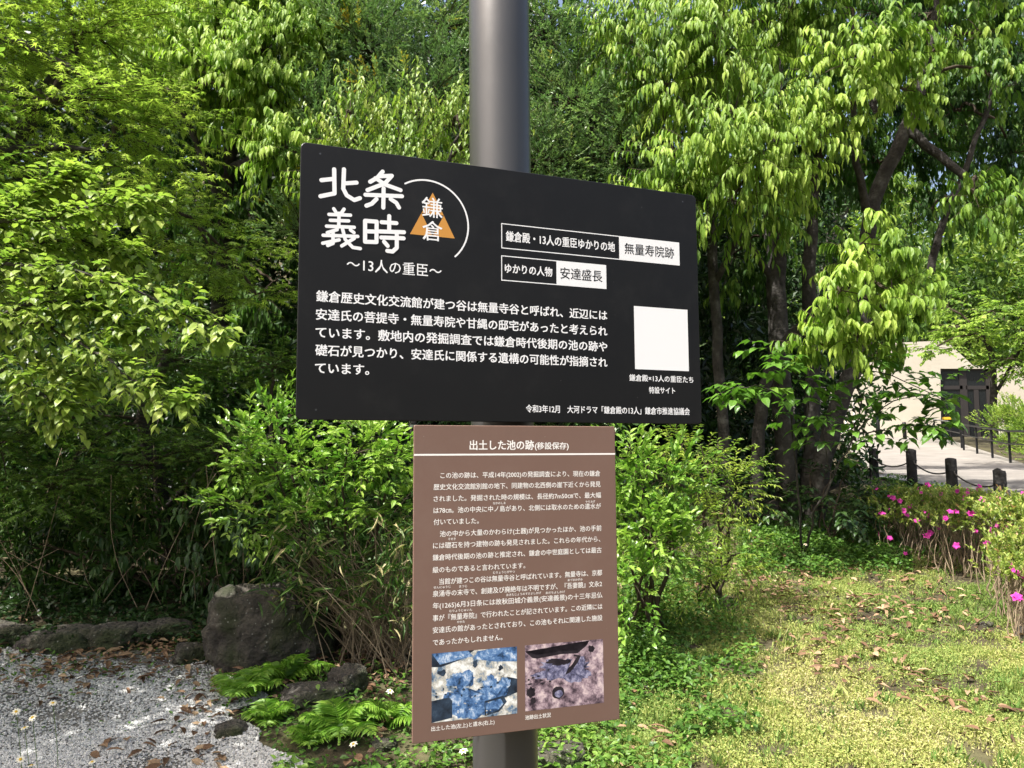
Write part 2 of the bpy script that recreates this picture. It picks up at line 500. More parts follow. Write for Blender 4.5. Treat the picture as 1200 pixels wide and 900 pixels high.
WHITE = plain('white_print', (.80, .80, .79), .55, 0, .3)
BLACKP = noise_mat('black_panel', [(.3, (.0075, .0075, .0075)), (.75, (.0105, .0102, .0098))], 3, 4, .42, .04, 300, .22, 0, .001)
def specks(m, scale, col, r0):
    N, Lk = m.node_tree.nodes, m.node_tree.links; b = N['Principled BSDF']; src = b.inputs['Base Color'].links[0].from_socket
    tc = N.new('ShaderNodeTexCoord'); v = N.new('ShaderNodeTexVoronoi'); v.inputs['Scale'].default_value = scale
    Lk.new(tc.outputs['Object'], v.inputs['Vector'])
    r = ramp(N, [(r0 * .5, (1, 1, 1)), (r0, (0, 0, 0))]); Lk.new(v.outputs['Distance'], r.inputs[0])
    sx = N.new('ShaderNodeSeparateColor'); Lk.new(v.outputs['Color'], sx.inputs[0])
    g = N.new('ShaderNodeMath'); g.operation = 'GREATER_THAN'; g.inputs[1].default_value = .72; Lk.new(sx.outputs[0], g.inputs[0])
    mu = N.new('ShaderNodeMath'); mu.operation = 'MULTIPLY'; Lk.new(r.outputs[0], mu.inputs[0]); Lk.new(g.outputs[0], mu.inputs[1])
    n = N.new('ShaderNodeTexNoise'); n.inputs['Scale'].default_value = 7; n.inputs['Detail'].default_value = 9; n.inputs['Roughness'].default_value = .75
    Lk.new(tc.outputs['Object'], n.inputs['Vector'])
    r2 = ramp(N, [(.5, (0, 0, 0)), (.8, (.10, .10, .10))]); Lk.new(n.outputs[0], r2.inputs[0])
    ad = N.new('ShaderNodeMath'); ad.operation = 'ADD'; ad.use_clamp = True; Lk.new(mu.outputs[0], ad.inputs[0]); Lk.new(r2.outputs[0], ad.inputs[1])
    mx = N.new('ShaderNodeMix'); mx.data_type = 'RGBA'; mx.inputs[7].default_value = (*col, 1)
    Lk.new(ad.outputs[0], mx.inputs[0]); Lk.new(src, mx.inputs[6]); Lk.new(mx.outputs[2], b.inputs['Base Color'])
specks(BLACKP, 38, (.09, .088, .08), .045)
BROWNP = noise_mat('brown_panel', [(.3, (.152, .094, .071)), (.75, (.168, .103, .079))], 4, 5, .5, .03, 200, .3, 0, .001)
specks(BROWNP, 45, (.30, .25, .21), .04)
ORANGE = plain('orange_print', (.56, .26, .05), .5, 0, .3)
EDGE = plain('panel_edge', (.05, .05, .05), .4, 0, .4)
INKP = plain('black_print', (.012, .012, .012), .5, 0, .3)

BB = Board((.0158, 1.80, .3679), .3778, .9846, .5854, .004)
NB = Board((.0143, 1.782, -.2648), .3193, .494, .688, .004)
NB.sc = .9623
POLE_R = .0765
PX, PY = -.0165, 1.93
POLE_LEAN = np.array([-.0045, 0, 1.0])

# the pole
pm, N, Lk, b = mat('pole_paint')
b.inputs['Base Color'].default_value = (.084, .081, .078, 1); b.inputs['Metallic'].default_value = .55; b.inputs['Roughness'].default_value = .36
tc = N.new('ShaderNodeTexCoord'); n = N.new('ShaderNodeTexNoise'); n.inputs['Scale'].default_value = 40; n.inputs['Detail'].default_value = 8
Lk.new(tc.outputs['Object'], n.inputs['Vector'])
r = ramp(N, [(.35, (.345, .345, .345)), (.7, (.385, .385, .385))]); Lk.new(n.outputs[0], r.inputs[0]); Lk.new(r.outputs[0], b.inputs['Roughness'])
pole = empty('sign_pole', (PX, PY, H(PX, PY)), 'thick round dark grey metal pole carrying the two information boards', 'pole')
mb = MB()
zz = np.array([H(PX, PY) - .3, 0.5, 1.5, 2.5, 2.98, 2.985, 3.0])
tube(mb, [np.array([PX, PY, 0]) + POLE_LEAN * z for z in zz], [POLE_R] * 4 + [POLE_R, POLE_R * .97, POLE_R * .85], 64, cap=True)
mb.build('shaft', pm, pole, smooth=True)
mb = MB()
z0 = H(PX, PY)
tube(mb, [(PX, PY, z0 - .02), (PX, PY, z0 + .03), (PX, PY, z0 + .035)], [.14, .14, .12], 48)
mb.build('base_plate', pm, pole)

def clamps(board, parent, hs):
    for hh in hs:
        mb = MB()
        zc = board.c[2] + hh
        tube(mb, [np.array([PX, PY, 0]) + POLE_LEAN * (zc - .02), np.array([PX, PY, 0]) + POLE_LEAN * (zc + .02)], POLE_R + .004, 32)
        # channel bar between the band and the back of the panel
        q = board.pt(0, hh, -.0005)
        rel = np.array([PX, PY, 0]) - q; k = rel @ board.d
        a = board.pt(k, hh, -.0008); gap = max(.004, (np.array([PX, PY, 0]) - a) @ (-board.n) - POLE_R)
        V = []
        for x in (-.11, .11):
            for y in (-.016, .016):
                for z in (-.0008, -gap - .004):
                    V.append(board.pt(k + x, hh + y, z))
        mb.add(V, None, [(0, 1, 3, 2), (4, 6, 7, 5), (0, 4, 5, 1), (2, 3, 7, 6), (0, 2, 6, 4), (1, 5, 7, 3)])
        mb.build('clamp', pm, parent)

# black board
bs = empty('information_sign', BB.pt(0, -BB.h / 2, 0), 'wide black information board with white lettering, fixed to the pole above the brown board', 'sign')
mb = MB(); rounded_panel(mb, BB.w, BB.h, .012, BB.t, BB.pt)
mb.build('panel', BLACKP, bs)
clamps(BB, bs, (.18, -.18))
SCREW = plain('screw_steel', (.10, .10, .10), .4, .8, .5)
for x, y in ((-.452, .272), (.452, .272), (-.452, -.272), (.452, -.272)):
    mb = MB(); BB.poly(mb, [(x * 1000 + 2.2 * math.cos(k * .785), y * 1000 + 2.2 * math.sin(k * .785)) for k in range(8)], .0008); BB.poly(mb, [(x * 1000 + 1.2 * math.cos(k * .785), y * 1000 + 1.2 * math.sin(k * .785)) for k in range(8)], .0014)
    mb.build('screw', SCREW, bs)
mb = MB()
TITLE = [[(-448.6, 214.7), (-422.1, 221.0)], [(-422.4, 241.7), (-420.9, 189.2), (-450.0, 179.6)], [(-401.6, 244.5), (-402.6, 201.8), (-395.2, 188.1), (-378.9, 179.6), (-366.8, 185.2)], [(-399.6, 213.8), (-374.5, 218.6)],
 [(-317.9, 250.3), (-329.4, 235.3), (-345.1, 224.0)], [(-326.1, 238.7), (-297.7, 243.6), (-312.7, 224.6), (-350.6, 204.8)], [(-333.6, 233.5), (-310.5, 221.5), (-278.0, 213.6)], [(-355.0, 194.1), (-274.5, 200.3)], [(-315.5, 213.3), (-315.9, 170.0)], [(-331.0, 187.3), (-341.2, 175.6), (-352.7, 170.1)], [(-299.8, 190.9), (-287.1, 183.9), (-281.1, 174.0)],
 [(-422.0, 155.6), (-417.1, 148.3)], [(-400.4, 157.2), (-405.1, 149.2)], [(-431.7, 142.2), (-386.6, 145.5)], [(-428.7, 129.8), (-390.4, 132.6)], [(-436.4, 116.3), (-378.2, 119.8)], [(-410.7, 147.0), (-411.1, 117.2)], [(-414.2, 111.2), (-434.6, 102.5)], [(-443.2, 96.0), (-370.6, 100.7)], [(-422.8, 106.2), (-422.5, 80.8), (-433.4, 74.9)], [(-443.7, 78.8), (-409.9, 89.4)], [(-403.0, 114.0), (-397.1, 91.5), (-380.8, 75.7), (-364.7, 74.7)], [(-377.9, 95.8), (-404.1, 76.8)], [(-386.2, 113.2), (-378.8, 108.1)],
 [(-355.2, 136.4), (-354.7, 90.6), (-330.1, 92.1)], [(-355.2, 136.4), (-330.1, 137.3), (-330.1, 92.1)], [(-354.9, 113.5), (-330.3, 115.1)], [(-319.3, 137.2), (-286.7, 138.5)], [(-302.8, 152.5), (-302.5, 117.5)], [(-323.3, 116.2), (-269.7, 119.9)], [(-319.8, 103.2), (-270.4, 106.3)], [(-285.7, 117.5), (-285.5, 83.8), (-294.6, 74.5), (-306.3, 75.1)], [(-313.5, 94.5), (-305.6, 86.1)]]
for i, s in enumerate(TITLE):
    stroke(BB, mb, s, 9.0 if not 10 < i < 24 else 7.4)
mb.build('title_lettering', WHITE, bs)
mb = MB(); put_text(BB, mb, '～13人の重臣～', -393, -184, 39, 31, .0007, .006)
mb.build('subtitle_lettering', WHITE, bs)
# emblem: arc, three triangles, two characters
mb = MB()
ac, ar = np.array([-218.0, 147.0]), 96.5
arc = [ac + ar * np.array([math.cos(a), math.sin(a)]) for a in np.linspace(rad(121), rad(-47), 48)]
for i in range(47):
    a, c = arc[i], arc[i + 1]; na, nc = (a - ac) / ar, (c - ac) / ar
    BB.poly(mb, [a - na * 1.9, c - nc * 1.9, c + nc * 1.9, a + na * 1.9], .0007)
for e in (arc[0], arc[-1]):
    BB.poly(mb, [e + 1.9 * np.array([math.cos(k * math.pi / 6), math.sin(k * math.pi / 6)]) for k in range(12)], .0009)
mb.build('emblem_arc', WHITE, bs)
mb = MB()
A_, B_, C_ = np.array([-204.8, 217.0]), np.array([-256.1, 117.5]), np.array([-153.3, 117.5])
AB, AC, BC = (A_ + B_) / 2, (A_ + C_) / 2, (B_ + C_) / 2
for t3 in ((A_, AB, AC), (AB, B_, BC), (AC, BC, C_)):
    BB.poly(mb, t3, .0005)
mb.build('emblem_triangle', ORANGE, bs)
mb = MB()
put_text(BB, mb, '鎌', -229.5, -182, 181.5, 49, .0011, .007)
put_text(BB, mb, '倉', -228, -182.5, 128.5, 48, .0011, .007)
mb.build('emblem_lettering', WHITE, bs)

def frame(b, mb, x0, x1, y0, y1, w, lift=.0007):
    for p in ([(x0, y0), (x1, y0), (x1, y0 + w), (x0, y0 + w)], [(x0, y1 - w), (x1, y1 - w), (x1, y1), (x0, y1)],
              [(x0, y0 + w), (x0 + w, y0 + w), (x0 + w, y1 - w), (x0, y1 - w)], [(x1 - w, y0 + w), (x1, y0 + w), (x1, y1 - w), (x1 - w, y1 - w)]):
        b.poly(mb, p, lift)
def box(b, mb, x0, x1, y0, y1, lift=.0006, mi=0):
    b.poly(mb, [(x0, y0), (x1, y0), (x1, y1), (x0, y1)], lift, mi)
for nm, x0, xs, x1, y0, y1, t1, t2 in (('place_caption', -41.6, 267, 438.5, 105.5, 164.5, ('鎌倉殿・13人の重臣ゆかりの地', -30, 254), ('無量寿院跡', 281, 422.5)),
                                        ('person_caption', -42, 98, 229.3, 30.3, 89, ('ゆかりの人物', -33, 86), ('安達盛長', 107, 218))):
    mb = MB()
    frame(BB, mb, x0, xs + 1, y0, y1, 2.1); box(BB, mb, xs + 1, x1, y0, y1, .0007)
    put_text(BB, mb, t1[0], t1[1], t1[2], (y0 + y1) / 2, 26 if nm[0] == 'p' and nm[1] == 'l' else 24, .0008, .018)
    o = mb.build(nm, WHITE, bs)
    mb = MB(); put_text(BB, mb, t2[0], t2[1], t2[2], (y0 + y1) / 2, 30, .0012, .008)
    mb.build('caption_lettering', INKP, o)
mb = MB()
for t, x1, y in (('鎌倉歴史文化交流館が建つ谷は無量寺谷と呼ばれ、近辺には', 229.5, -34.5), ('安達氏の菩提寺・無量寿院や甘縄の邸宅があったと考えられ', 229, -73), ('ています。敷地内の発掘調査では鎌倉時代後期の池の跡や', 228.5, -110.7),
                 ('礎石が見つかり、安達氏に関係する遺構の可能性が指摘され', 228, -148.2), ('ています。', -343, -185.5)):
    put_text(BB, mb, t, -455, x1, y, 25.5, .0007, .02)
mb.build('body_lettering', WHITE, bs)
mb = MB(); box(BB, mb, 304, 458, -161, -6)
mb.build('white_square', WHITE, bs)
for t, x0, x1, y in (('鎌倉殿×13人の重臣たち', 288, 470, -182.5), ('特設サイト', 342, 416, -211.2)):
    mb = MB(); put_text(BB, mb, t, x0, x1, y, 17.5, .0007, .018); mb.build('square_caption_lettering', WHITE, bs)
mb = MB()
put_text(BB, mb, '令和3年12月　大河ドラマ「鎌倉殿の13人」鎌倉市推進協議会', 17, 457, -262, 19, .0007, .016)
mb.build('footer_lettering', WHITE, bs)

# brown board
ns = empty('explanation_sign', NB.pt(0, -NB.h / 2, 0), 'tall brown explanation board with white text and two photographs, below the black board', 'sign')
mb = MB(); rounded_panel(mb, NB.w, NB.h, .003, NB.t, NB.pt)
mb.build('panel', BROWNP, ns)
clamps(NB, ns, (.22, -.22))
CREAM = plain('cream_print', (.80, .77, .72), .55, 0, .3)
mb = MB()
put_text(NB, mb, '出土した池の跡', -118, 37.5, 298.8, 24, .0007, .02)
put_text(NB, mb, '(移設保存)', 40, 125, 297, 18, .0007, .018)
mb.build('title_lettering', CREAM, ns)
mb = MB(); box(NB, mb, -246.5, 246.5, 275.6, 279.6, .0006)
mb.build('title_rule', CREAM, ns)
mb = MB()
LINES = [('この池の跡は、平成14年(2002)の発掘調査により、現在の鎌倉', -186, 206, 231), ('歴史文化交流館別館の地下、同建物の北西側の崖下近くから発見', -201.5, 206.5, 205.5), ('されました。発掘された時の規模は、長径約7m50㎝で、最大幅', -201.5, 207, 179.5),
         ('は78㎝。池の中央に中ノ島があり、北側には取水のための遣水が', -201.5, 206.5, 153.5), ('付いていました。', -201.2, -96.7, 128), ('池の中から大量のかわらけ(土器)が見つかったほか、池の手前', -187, 207, 101.5), ('には礎石を持つ建物の跡も発見されました。これらの年代から、', -202.3, 203.5, 76),
         ('鎌倉時代後期の池の跡と推定され、鎌倉の中世庭園としては最古', -203, 206.5, 50), ('級のものであると言われています。', -203, 14, 23), ('当館が建つこの谷は無量寺谷と呼ばれています。無量寺は、京都', -188, 207, -3), ('泉涌寺の末寺で、創建及び廃絶年は不明ですが、『吾妻鏡』文永2', -202.5, 206.3, -29),
         ('年(1265)6月3日条には故秋田城介義景(安達義景)の十三年忌仏', -202.5, 206.8, -55), ('事が『無量寿院』で行われたことが記されています。この近隣には', -202.4, 206.4, -81.5), ('安達氏の館があったとされており、この池もそれに関連した施設', -202.3, 206, -107.6), ('であったかもしれません。', -202.2, -41.7, -134)]
for t, x0, x1, y in LINES:
    put_text(NB, mb, t, x0, x1, y, 14.6, .0007, .008)
mb.build('body_lettering', CREAM, ns)
for t, x0, x1, y in (('なかのしま', -63, -33, 166.5), ('やりみず', 167, 191.6, 164.5), ('そせき', -168, -151, 89.6), ('むりょうじがやつ', -63.4, -11.2, 10.4), ('せんにゅうじ', -201, -162.3, -15), ('まつじ', -142.5, -124, -15.8), ('あづまかがみ', 119, 156.5, -16),
                     ('あきたじょうのすけよしかげ', -32, 52.4, -41), ('あだちよしかげ', 63.7, 111.8, -42), ('むりょうじゅいん', -165, -112.5, -68.2), ('やかた', -147.7, -129.4, -93.5)):
    mb = MB(); put_text(NB, mb, t, x0, x1, y, 6.4, .0007, .01); mb.build('reading_aid_lettering', CREAM, ns)
mb = MB()
put_text(NB, mb, '出土した池(左上)と遣水(右上)', -205, -61, -317, 11, .0007, .01)
mb.build('caption_lettering', CREAM, ns)
mb = MB()
put_text(NB, mb, '池跡出土状況', 11.5, 73.5, -316, 11, .0007, .01)
mb.build('caption_lettering', CREAM, ns)

def photo_mat(name, stops, scale, off, dist):
    m, N, Lk, b = mat(name)
    tc = N.new('ShaderNodeTexCoord'); mp = N.new('ShaderNodeMapping'); mp.inputs['Location'].default_value = off
    Lk.new(tc.outputs['Object'], mp.inputs[0])
    n = N.new('ShaderNodeTexNoise'); n.inputs['Scale'].default_value = scale; n.inputs['Detail'].default_value = 9; n.inputs['Roughness'].default_value = .7; n.inputs['Distortion'].default_value = dist
    Lk.new(mp.outputs[0], n.inputs['Vector'])
    r = ramp(N, stops); Lk.new(n.outputs[0], r.inputs[0]); Lk.new(r.outputs[0], b.inputs['Base Color'])
    b.inputs['Roughness'].default_value = .4; b.inputs['Specular IOR Level'].default_value = .3
    return m
F1 = photo_mat('photo_pale_clay', [(.36, (.03, .05, .07)), (.43, (.14, .22, .32)), (.49, (.45, .43, .36)), (.58, (.76, .77, .74))], 34, (3, 1, 2), .2)
F1b = photo_mat('photo_blue_water', [(.36, (.015, .03, .055)), (.46, (.05, .12, .27)), (.55, (.14, .26, .46)), (.63, (.55, .62, .70))], 52, (1, 5, 2), .4)
F1d = photo_mat('photo_dark_pit', [(.35, (.008, .011, .018)), (.6, (.03, .05, .08)), (.75, (.13, .16, .2))], 36, (1, 2, 9), .2)
F2 = photo_mat('photo_mauve_clay', [(.36, (.03, .02, .03)), (.44, (.15, .105, .125)), (.52, (.34, .25, .28)), (.62, (.62, .50, .49))], 44, (7, 1, 2), .15)
F2b = photo_mat('photo_blue_stones', [(.36, (.02, .02, .035)), (.5, (.13, .13, .22)), (.62, (.34, .33, .44))], 90, (2, 4, 2), .1)
F2d = photo_mat('photo_shadow', [(.35, (.008, .006, .01)), (.65, (.03, .024, .03)), (.8, (.2, .15, .16))], 50, (1, 3, 4), .2)
def blob(cx, cy, rx, ry, seed, n=22, a=.3):
    n = 72 if rx > 8 else n
    out = []
    for k in range(n):
        t = k / n * 2 * math.pi
        s = 1 + a * noise.noise((math.cos(t) * 1.7 + seed, math.sin(t) * 1.7, seed * 3.1))  * 2 + a * .9 * noise.noise((math.cos(t) * 7 + seed, math.sin(t) * 7, seed)) + a * .5 * noise.noise((math.cos(t) * 19, math.sin(t) * 19, seed * 2))
        out.append((cx + rx * s * math.cos(t), cy + ry * s * math.sin(t)))
    return out
mb = MB()
box(NB, mb, -204.5, -7.5, -304.2, -157.2, .0006)
L1 = .0007
for i, (pts, mi) in enumerate([
        ([(-204.5, -157.2), (-107, -157.2), (-140, -176), (-185, -188), (-204.5, -186)], 2), ([(-204.5, -157.2), (-122, -157.2), (-110, -170), (-150, -176), (-186, -182)], 1),
        ([(-52, -157.2), (-7.5, -157.2), (-7.5, -190), (-60, -186), (-110, -176), (-100, -160)], 1), ([(-7.5, -228), (-7.5, -258), (-40, -268), (-55, -255), (-30, -222)], 2),
        (blob(-138, -219, 33, 17, 1.2), 1), (blob(-128, -270, 62, 30, 2.7, 22, .25), 1), (blob(-60, -245, 32, 30, 5.5), 1),
        ([(-204.5, -258), (-165, -254), (-158, -262), (-158, -298), (-204.5, -304.2)], 2), ([(-84, -270), (-40, -262), (-32, -276), (-50, -296), (-84, -302)], 2), ([(-83, -274), (-46, -268), (-40, -280), (-54, -293), (-80, -297)], 1),
        ([(-52, -304.2), (-7.5, -304.2), (-7.5, -262), (-22, -276)], 0), (blob(-50, -212, 12, 15, 7.3), 0), (blob(-106, -188, 6, 7, 3.3), 2), (blob(-47, -201, 5, 7, 6.3), 2), (blob(-180, -200, 9, 6, 9.1), 2)]
        + [(blob(-200 + 150 * random.random(), -232 - 26 * random.random(), 1.6 + 3 * random.random() ** 3, 1.5 + 2 * random.random() ** 2, 11 + k), 2) for k in range(16)]
        + [(blob(-150 + 80 * random.random(), -250 - 50 * random.random(), 1.2 + random.random(), 1.2, 41 + k), 0) for k in range(12)]):
    NB.poly(mb, pts, L1 + .00003 * i, mi)
mb.build('photograph', [F1, F1b, F1d], ns)
mb = MB()
box(NB, mb, 12, 206.6, -302, -156.5, .0006)
for i, (pts, mi) in enumerate([(blob(110, -220, 76, 25, 1.9), 1), ([(12, -170), (40, -180), (110, -176), (140, -178), (168, -163), (172, -157), (165, -168), (142, -184), (100, -183), (42, -188), (30, -186)], 2),
        (blob(98, -200, 30, 7, 4.4), 2), ([(133, -186), (150, -190), (142, -205), (122, -226), (110, -230), (124, -212)], 2), ([(130, -190), (140, -192), (126, -210), (120, -214)], 0), (blob(176, -177, 9, 8, 2.2), 2), (blob(199, -182, 5, 12, 5.6), 0),
        (blob(25, -262, 9, 12, 6.1), 2), (blob(30, -280, 6, 8, 8.1), 2), (blob(92, -268, 15, 14, 3.1, 26, .06), 2), (blob(94, -271, 10, 8, 9.1, 26, .06), 1)]
        + [(blob(20 + 60 * random.random(), -225 - 20 * random.random(), 2 + 3 * random.random(), 2, 15 + k), 2) for k in range(8)]):
    NB.poly(mb, pts, L1 + .00003 * i, mi)
mb.build('photograph', [F2, F2b, F2d], ns)
#@@VEG
# ------------------------------------------------------------------ vegetation helpers
UP = np.array([0, 0, 1.0])

def wpts(lst):
    return np.array([P(*p) for p in lst])

def bend(pts, k=4, jit=.0):
    """smooth a polyline"""
    pts = np.asarray(pts, float)
    for _ in range(2):
        q = [pts[0]]
        for a, b in zip(pts[:-1], pts[1:]):
            q += [a * .75 + b * .25, a * .25 + b * .75]
        q.append(pts[-1]); pts = np.array(q)
    if jit: pts[1:-1] += rng.normal(size=pts[1:-1].shape) * jit
    return pts

def limb(mb, pts, r0, r1, sides=7, jit=.01):
    p = bend(pts, jit=jit)
    tube(mb, p, np.linspace(r0, r1, len(p)), sides)
    return p

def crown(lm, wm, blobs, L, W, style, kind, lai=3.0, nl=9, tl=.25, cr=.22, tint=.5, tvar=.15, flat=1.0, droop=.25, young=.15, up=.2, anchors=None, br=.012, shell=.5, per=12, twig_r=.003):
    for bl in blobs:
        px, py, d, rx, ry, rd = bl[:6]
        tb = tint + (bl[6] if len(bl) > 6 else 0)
        c = P(px, py, d); R = np.array([rx * d / FPX, rd, ry * d / FPX])
        nleaf = lai * math.pi * R[0] * R[2] / (.6 * L * W)
        nc = max(3, int(nleaf / (nl * per)))
        cc = c + in_ball(nc, shell) * R
        off = in_ball(nc * per, .6) * np.array([cr, cr, cr * flat])
        org = np.repeat(cc, per, 0) + off * rng.uniform(.6, 1.3, (nc, 1)).repeat(per, 0)
        out = np.repeat(norm((cc - c) / R), per, 0)
        dirs = norm(off) * .9 + out * .7 + UP * up
        if flat < .6: dirs[:, 2] *= .35
        tt = tb + rng.normal(size=nc) * tvar
        # foliage, one tint per clump and leaf
        n0 = lm.n
        sprays(lm, wm, org, dirs, tl, nl, L, W, style, np.repeat(tt, per)[:, None], tvar * .7, kind, droop, twig_r, young)
        if wm is not None:
            a = c if anchors is None else anchors[np.argmin(np.linalg.norm(anchors - c, axis=1))]
            if anchors is not None:
                limb(wm, [a, a * .45 + c * .55 + UP * .15, c], br * 1.8, br, 6)
            k = min(nc, 40)
            twigs(wm, np.repeat(c[None], k, 0), cc[:k], br * .6, br * .25, droop=.06)

def plant(name, label, cat, base, group=None):
    return empty(name, base, label, cat, group)

def gpt(x, y, dz=0):
    return np.array([x, y, H(x, y) + dz])

# ------------------------------------------------------------------ woods on the slope behind (uncountable masses)
def leaf_mass(name, n, fx, fy, fz, L, W, m, tint, tvar, nclump=500, cr=.5, kind='fold'):
    lm = MB()
    x = rng.uniform(*fx, nclump); y = rng.uniform(*fy, nclump)
    z = height(x, y) + fz[0] + (fz[1] - fz[0]) * rng.random(nclump)
    c = np.stack([x, y, z], -1)
    k = rng.integers(0, nclump, n)
    p = c[k] + in_ball(n, .5) * cr
    d = rvec(n) * .8 - UP * .35
    nn = rvec(n) * .8 + UP * .5
    tt = np.clip(tint + (rng.normal(size=nclump) * tvar)[k] + rng.normal(size=n) * tvar * .6, 0, 1)
    leaves(lm, p, d, nn, L * rng.uniform(.6, 1.3, n), W * rng.uniform(.7, 1.2, n), tt, kind)
    return tag(lm.build(name, m), kind='stuff')

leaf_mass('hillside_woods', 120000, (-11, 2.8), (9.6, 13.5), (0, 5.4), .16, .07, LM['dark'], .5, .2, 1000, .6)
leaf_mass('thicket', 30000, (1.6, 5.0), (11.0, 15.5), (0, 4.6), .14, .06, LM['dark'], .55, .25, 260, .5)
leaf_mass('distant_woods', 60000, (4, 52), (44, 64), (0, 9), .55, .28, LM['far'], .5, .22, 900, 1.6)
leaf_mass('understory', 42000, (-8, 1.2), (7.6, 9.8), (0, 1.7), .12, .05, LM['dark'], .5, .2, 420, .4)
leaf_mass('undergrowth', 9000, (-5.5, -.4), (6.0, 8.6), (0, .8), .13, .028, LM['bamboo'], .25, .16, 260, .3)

# ------------------------------------------------------------------ left: Japanese maples
def maple(label, base, trunk, blobs, tint, lai, cr=.32, L=.055):
    t = plant('maple_tree', label, 'tree', base, 'maples on the left')
    wm = MB(); anc = []
    for r0, r1, pts in trunk:
        anc.append(limb(wm, pts, r0, r1, 8))
    anc = np.concatenate(anc)
    lm, bm = MB(), MB()
    crown(lm, bm, blobs, L, L * .95, 'flat', 'star', lai, 8, .26, cr, tint, .10, .22, .12, .12, .0, anc, .010, .6, 12, .0025)
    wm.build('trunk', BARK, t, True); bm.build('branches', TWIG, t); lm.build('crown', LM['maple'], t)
b0 = gpt(-4.6, 6.4)
maple('bright green maple with layered sprays filling the upper left', b0,
      [(.11, .05, [b0 - UP * .1, b0 + UP * 1.2, P(-60, 260, 6.2), P(20, 160, 6.0), P(90, 60, 5.9)]), (.05, .02, [P(-60, 260, 6.2), P(60, 215, 5.9), P(190, 240, 6.1)]), (.05, .02, [P(-80, 200, 6.2), P(0, 172, 5.5), P(120, 175, 5.6)]), (.04, .015, [P(-40, 20, 5.6), P(40, 60, 5.5), P(140, 105, 5.6)])],
      [(-40, 30, 5.6, 150, 80, .8), (110, 40, 5.9, 130, 60, .7), (60, 120, 5.5, 150, 50, .6), (150, 160, 5.9, 80, 35, .5), (40, 210, 5.5, 170, 45, .6), (170, 250, 6.0, 110, 38, .5), (250, 300, 6.3, 70, 38, .5, -.08), (110, 320, 6.1, 150, 40, .6, -.1), (-60, 330, 5.7, 120, 60, .7), (60, -70, 5.8, 260, 80, .9), (300, 345, 6.6, 40, 30, .4, -.15)], .80, 5.0)
b1 = gpt(-3.3, 7.6)
maple('maple with low spreading layers under the brighter one, leaves darkened for shade', b1,
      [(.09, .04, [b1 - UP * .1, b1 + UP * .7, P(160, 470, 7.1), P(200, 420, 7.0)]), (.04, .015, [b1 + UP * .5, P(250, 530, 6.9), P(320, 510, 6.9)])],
      [(90, 480, 6.6, 150, 45, .6), (170, 545, 6.4, 110, 32, .6), (260, 530, 6.7, 80, 40, .5), (60, 570, 6.2, 90, 40, .5), (0, 520, 6.3, 90, 60, .6), (320, 430, 7.2, 70, 50, .5), (200, 420, 7.3, 130, 45, .5)], .30, 4.6)  # low tint puts the shade of these layers into the leaf colour

# ------------------------------------------------------------------ left front: plum branches with small green fruit
b2 = gpt(-4.3, 4.3)
t = plant('plum_tree', 'plum tree reaching in from the left edge with bright oval leaves and small green fruit', 'tree', b2)
wm, bm, lm = MB(), MB(), MB()
limb(wm, [b2 - UP * .1, b2 + UP * .8, b2 + np.array([.2, 0, 1.6]), P(-110, 250, 4.2)], .12, .05, 9)
limb(wm, [b2 + np.array([.2, 0, 1.5]), b2 + np.array([-.2, .2, 2.4]), b2 + np.array([-.3, .3, 3.3])], .07, .03, 8)
PB = [[(-110, 260, 4.2), (-20, 262, 4.1), (55, 256, 4.0), (115, 240, 4.0), (160, 238, 4.0)], [(-110, 290, 4.2), (0, 310, 4.0), (80, 315, 3.9), (150, 335, 3.8), (205, 365, 3.75), (250, 388, 3.7)],
      [(-110, 320, 4.2), (0, 370, 4.0), (70, 385, 3.9), (125, 425, 3.8), (170, 455, 3.75), (212, 470, 3.7)], [(-110, 350, 4.1), (-20, 420, 4.0), (35, 455, 3.9), (72, 478, 3.9)], [(0, 310, 4.0), (60, 275, 4.1), (110, 285, 4.2), (150, 300, 4.2)],
      [(-20, 262, 4.1), (40, 225, 4.2), (90, 205, 4.3)], [(0, 370, 4.0), (50, 350, 3.9), (110, 360, 3.9), (150, 385, 3.9)], [(-110, 300, 4.3), (-40, 340, 4.3), (40, 420, 4.3), (100, 445, 4.3)]]
for pl_ in PB:
    p = limb(bm, wpts(pl_), .014, .003, 6, .008)
    seg = np.linspace(0, len(p) - 1.01, 46); i = seg.astype(int); f = (seg - i)[:, None]
    o = p[i] * (1 - f) + p[i + 1] * f; o = o[5:]
    o = np.repeat(o, 3, 0) + rng.normal(size=(len(o) * 3, 3)) * .03
    dirs = np.gradient(p, axis=0)[np.repeat(i[5:], 3)]
    sprays(lm, bm, o, norm(dirs) + rvec(len(o)) * .9 + UP * .15, .13, 5, .062, .036, 'flat', .58, .13, 'leaf', .2, .0018, .2)
crown(lm, bm, [(-120, 250, 4.4, 130, 110, .9), (-150, 120, 4.6, 140, 110, .9), (-190, 380, 4.2, 110, 110, .9), (-230, 0, 4.7, 200, 120, 1.0)], .062, .036, 'flat', 'leaf', 2.6, 7, .2, .25, .55, .12, .6, .15, .15, .1, None, .01)
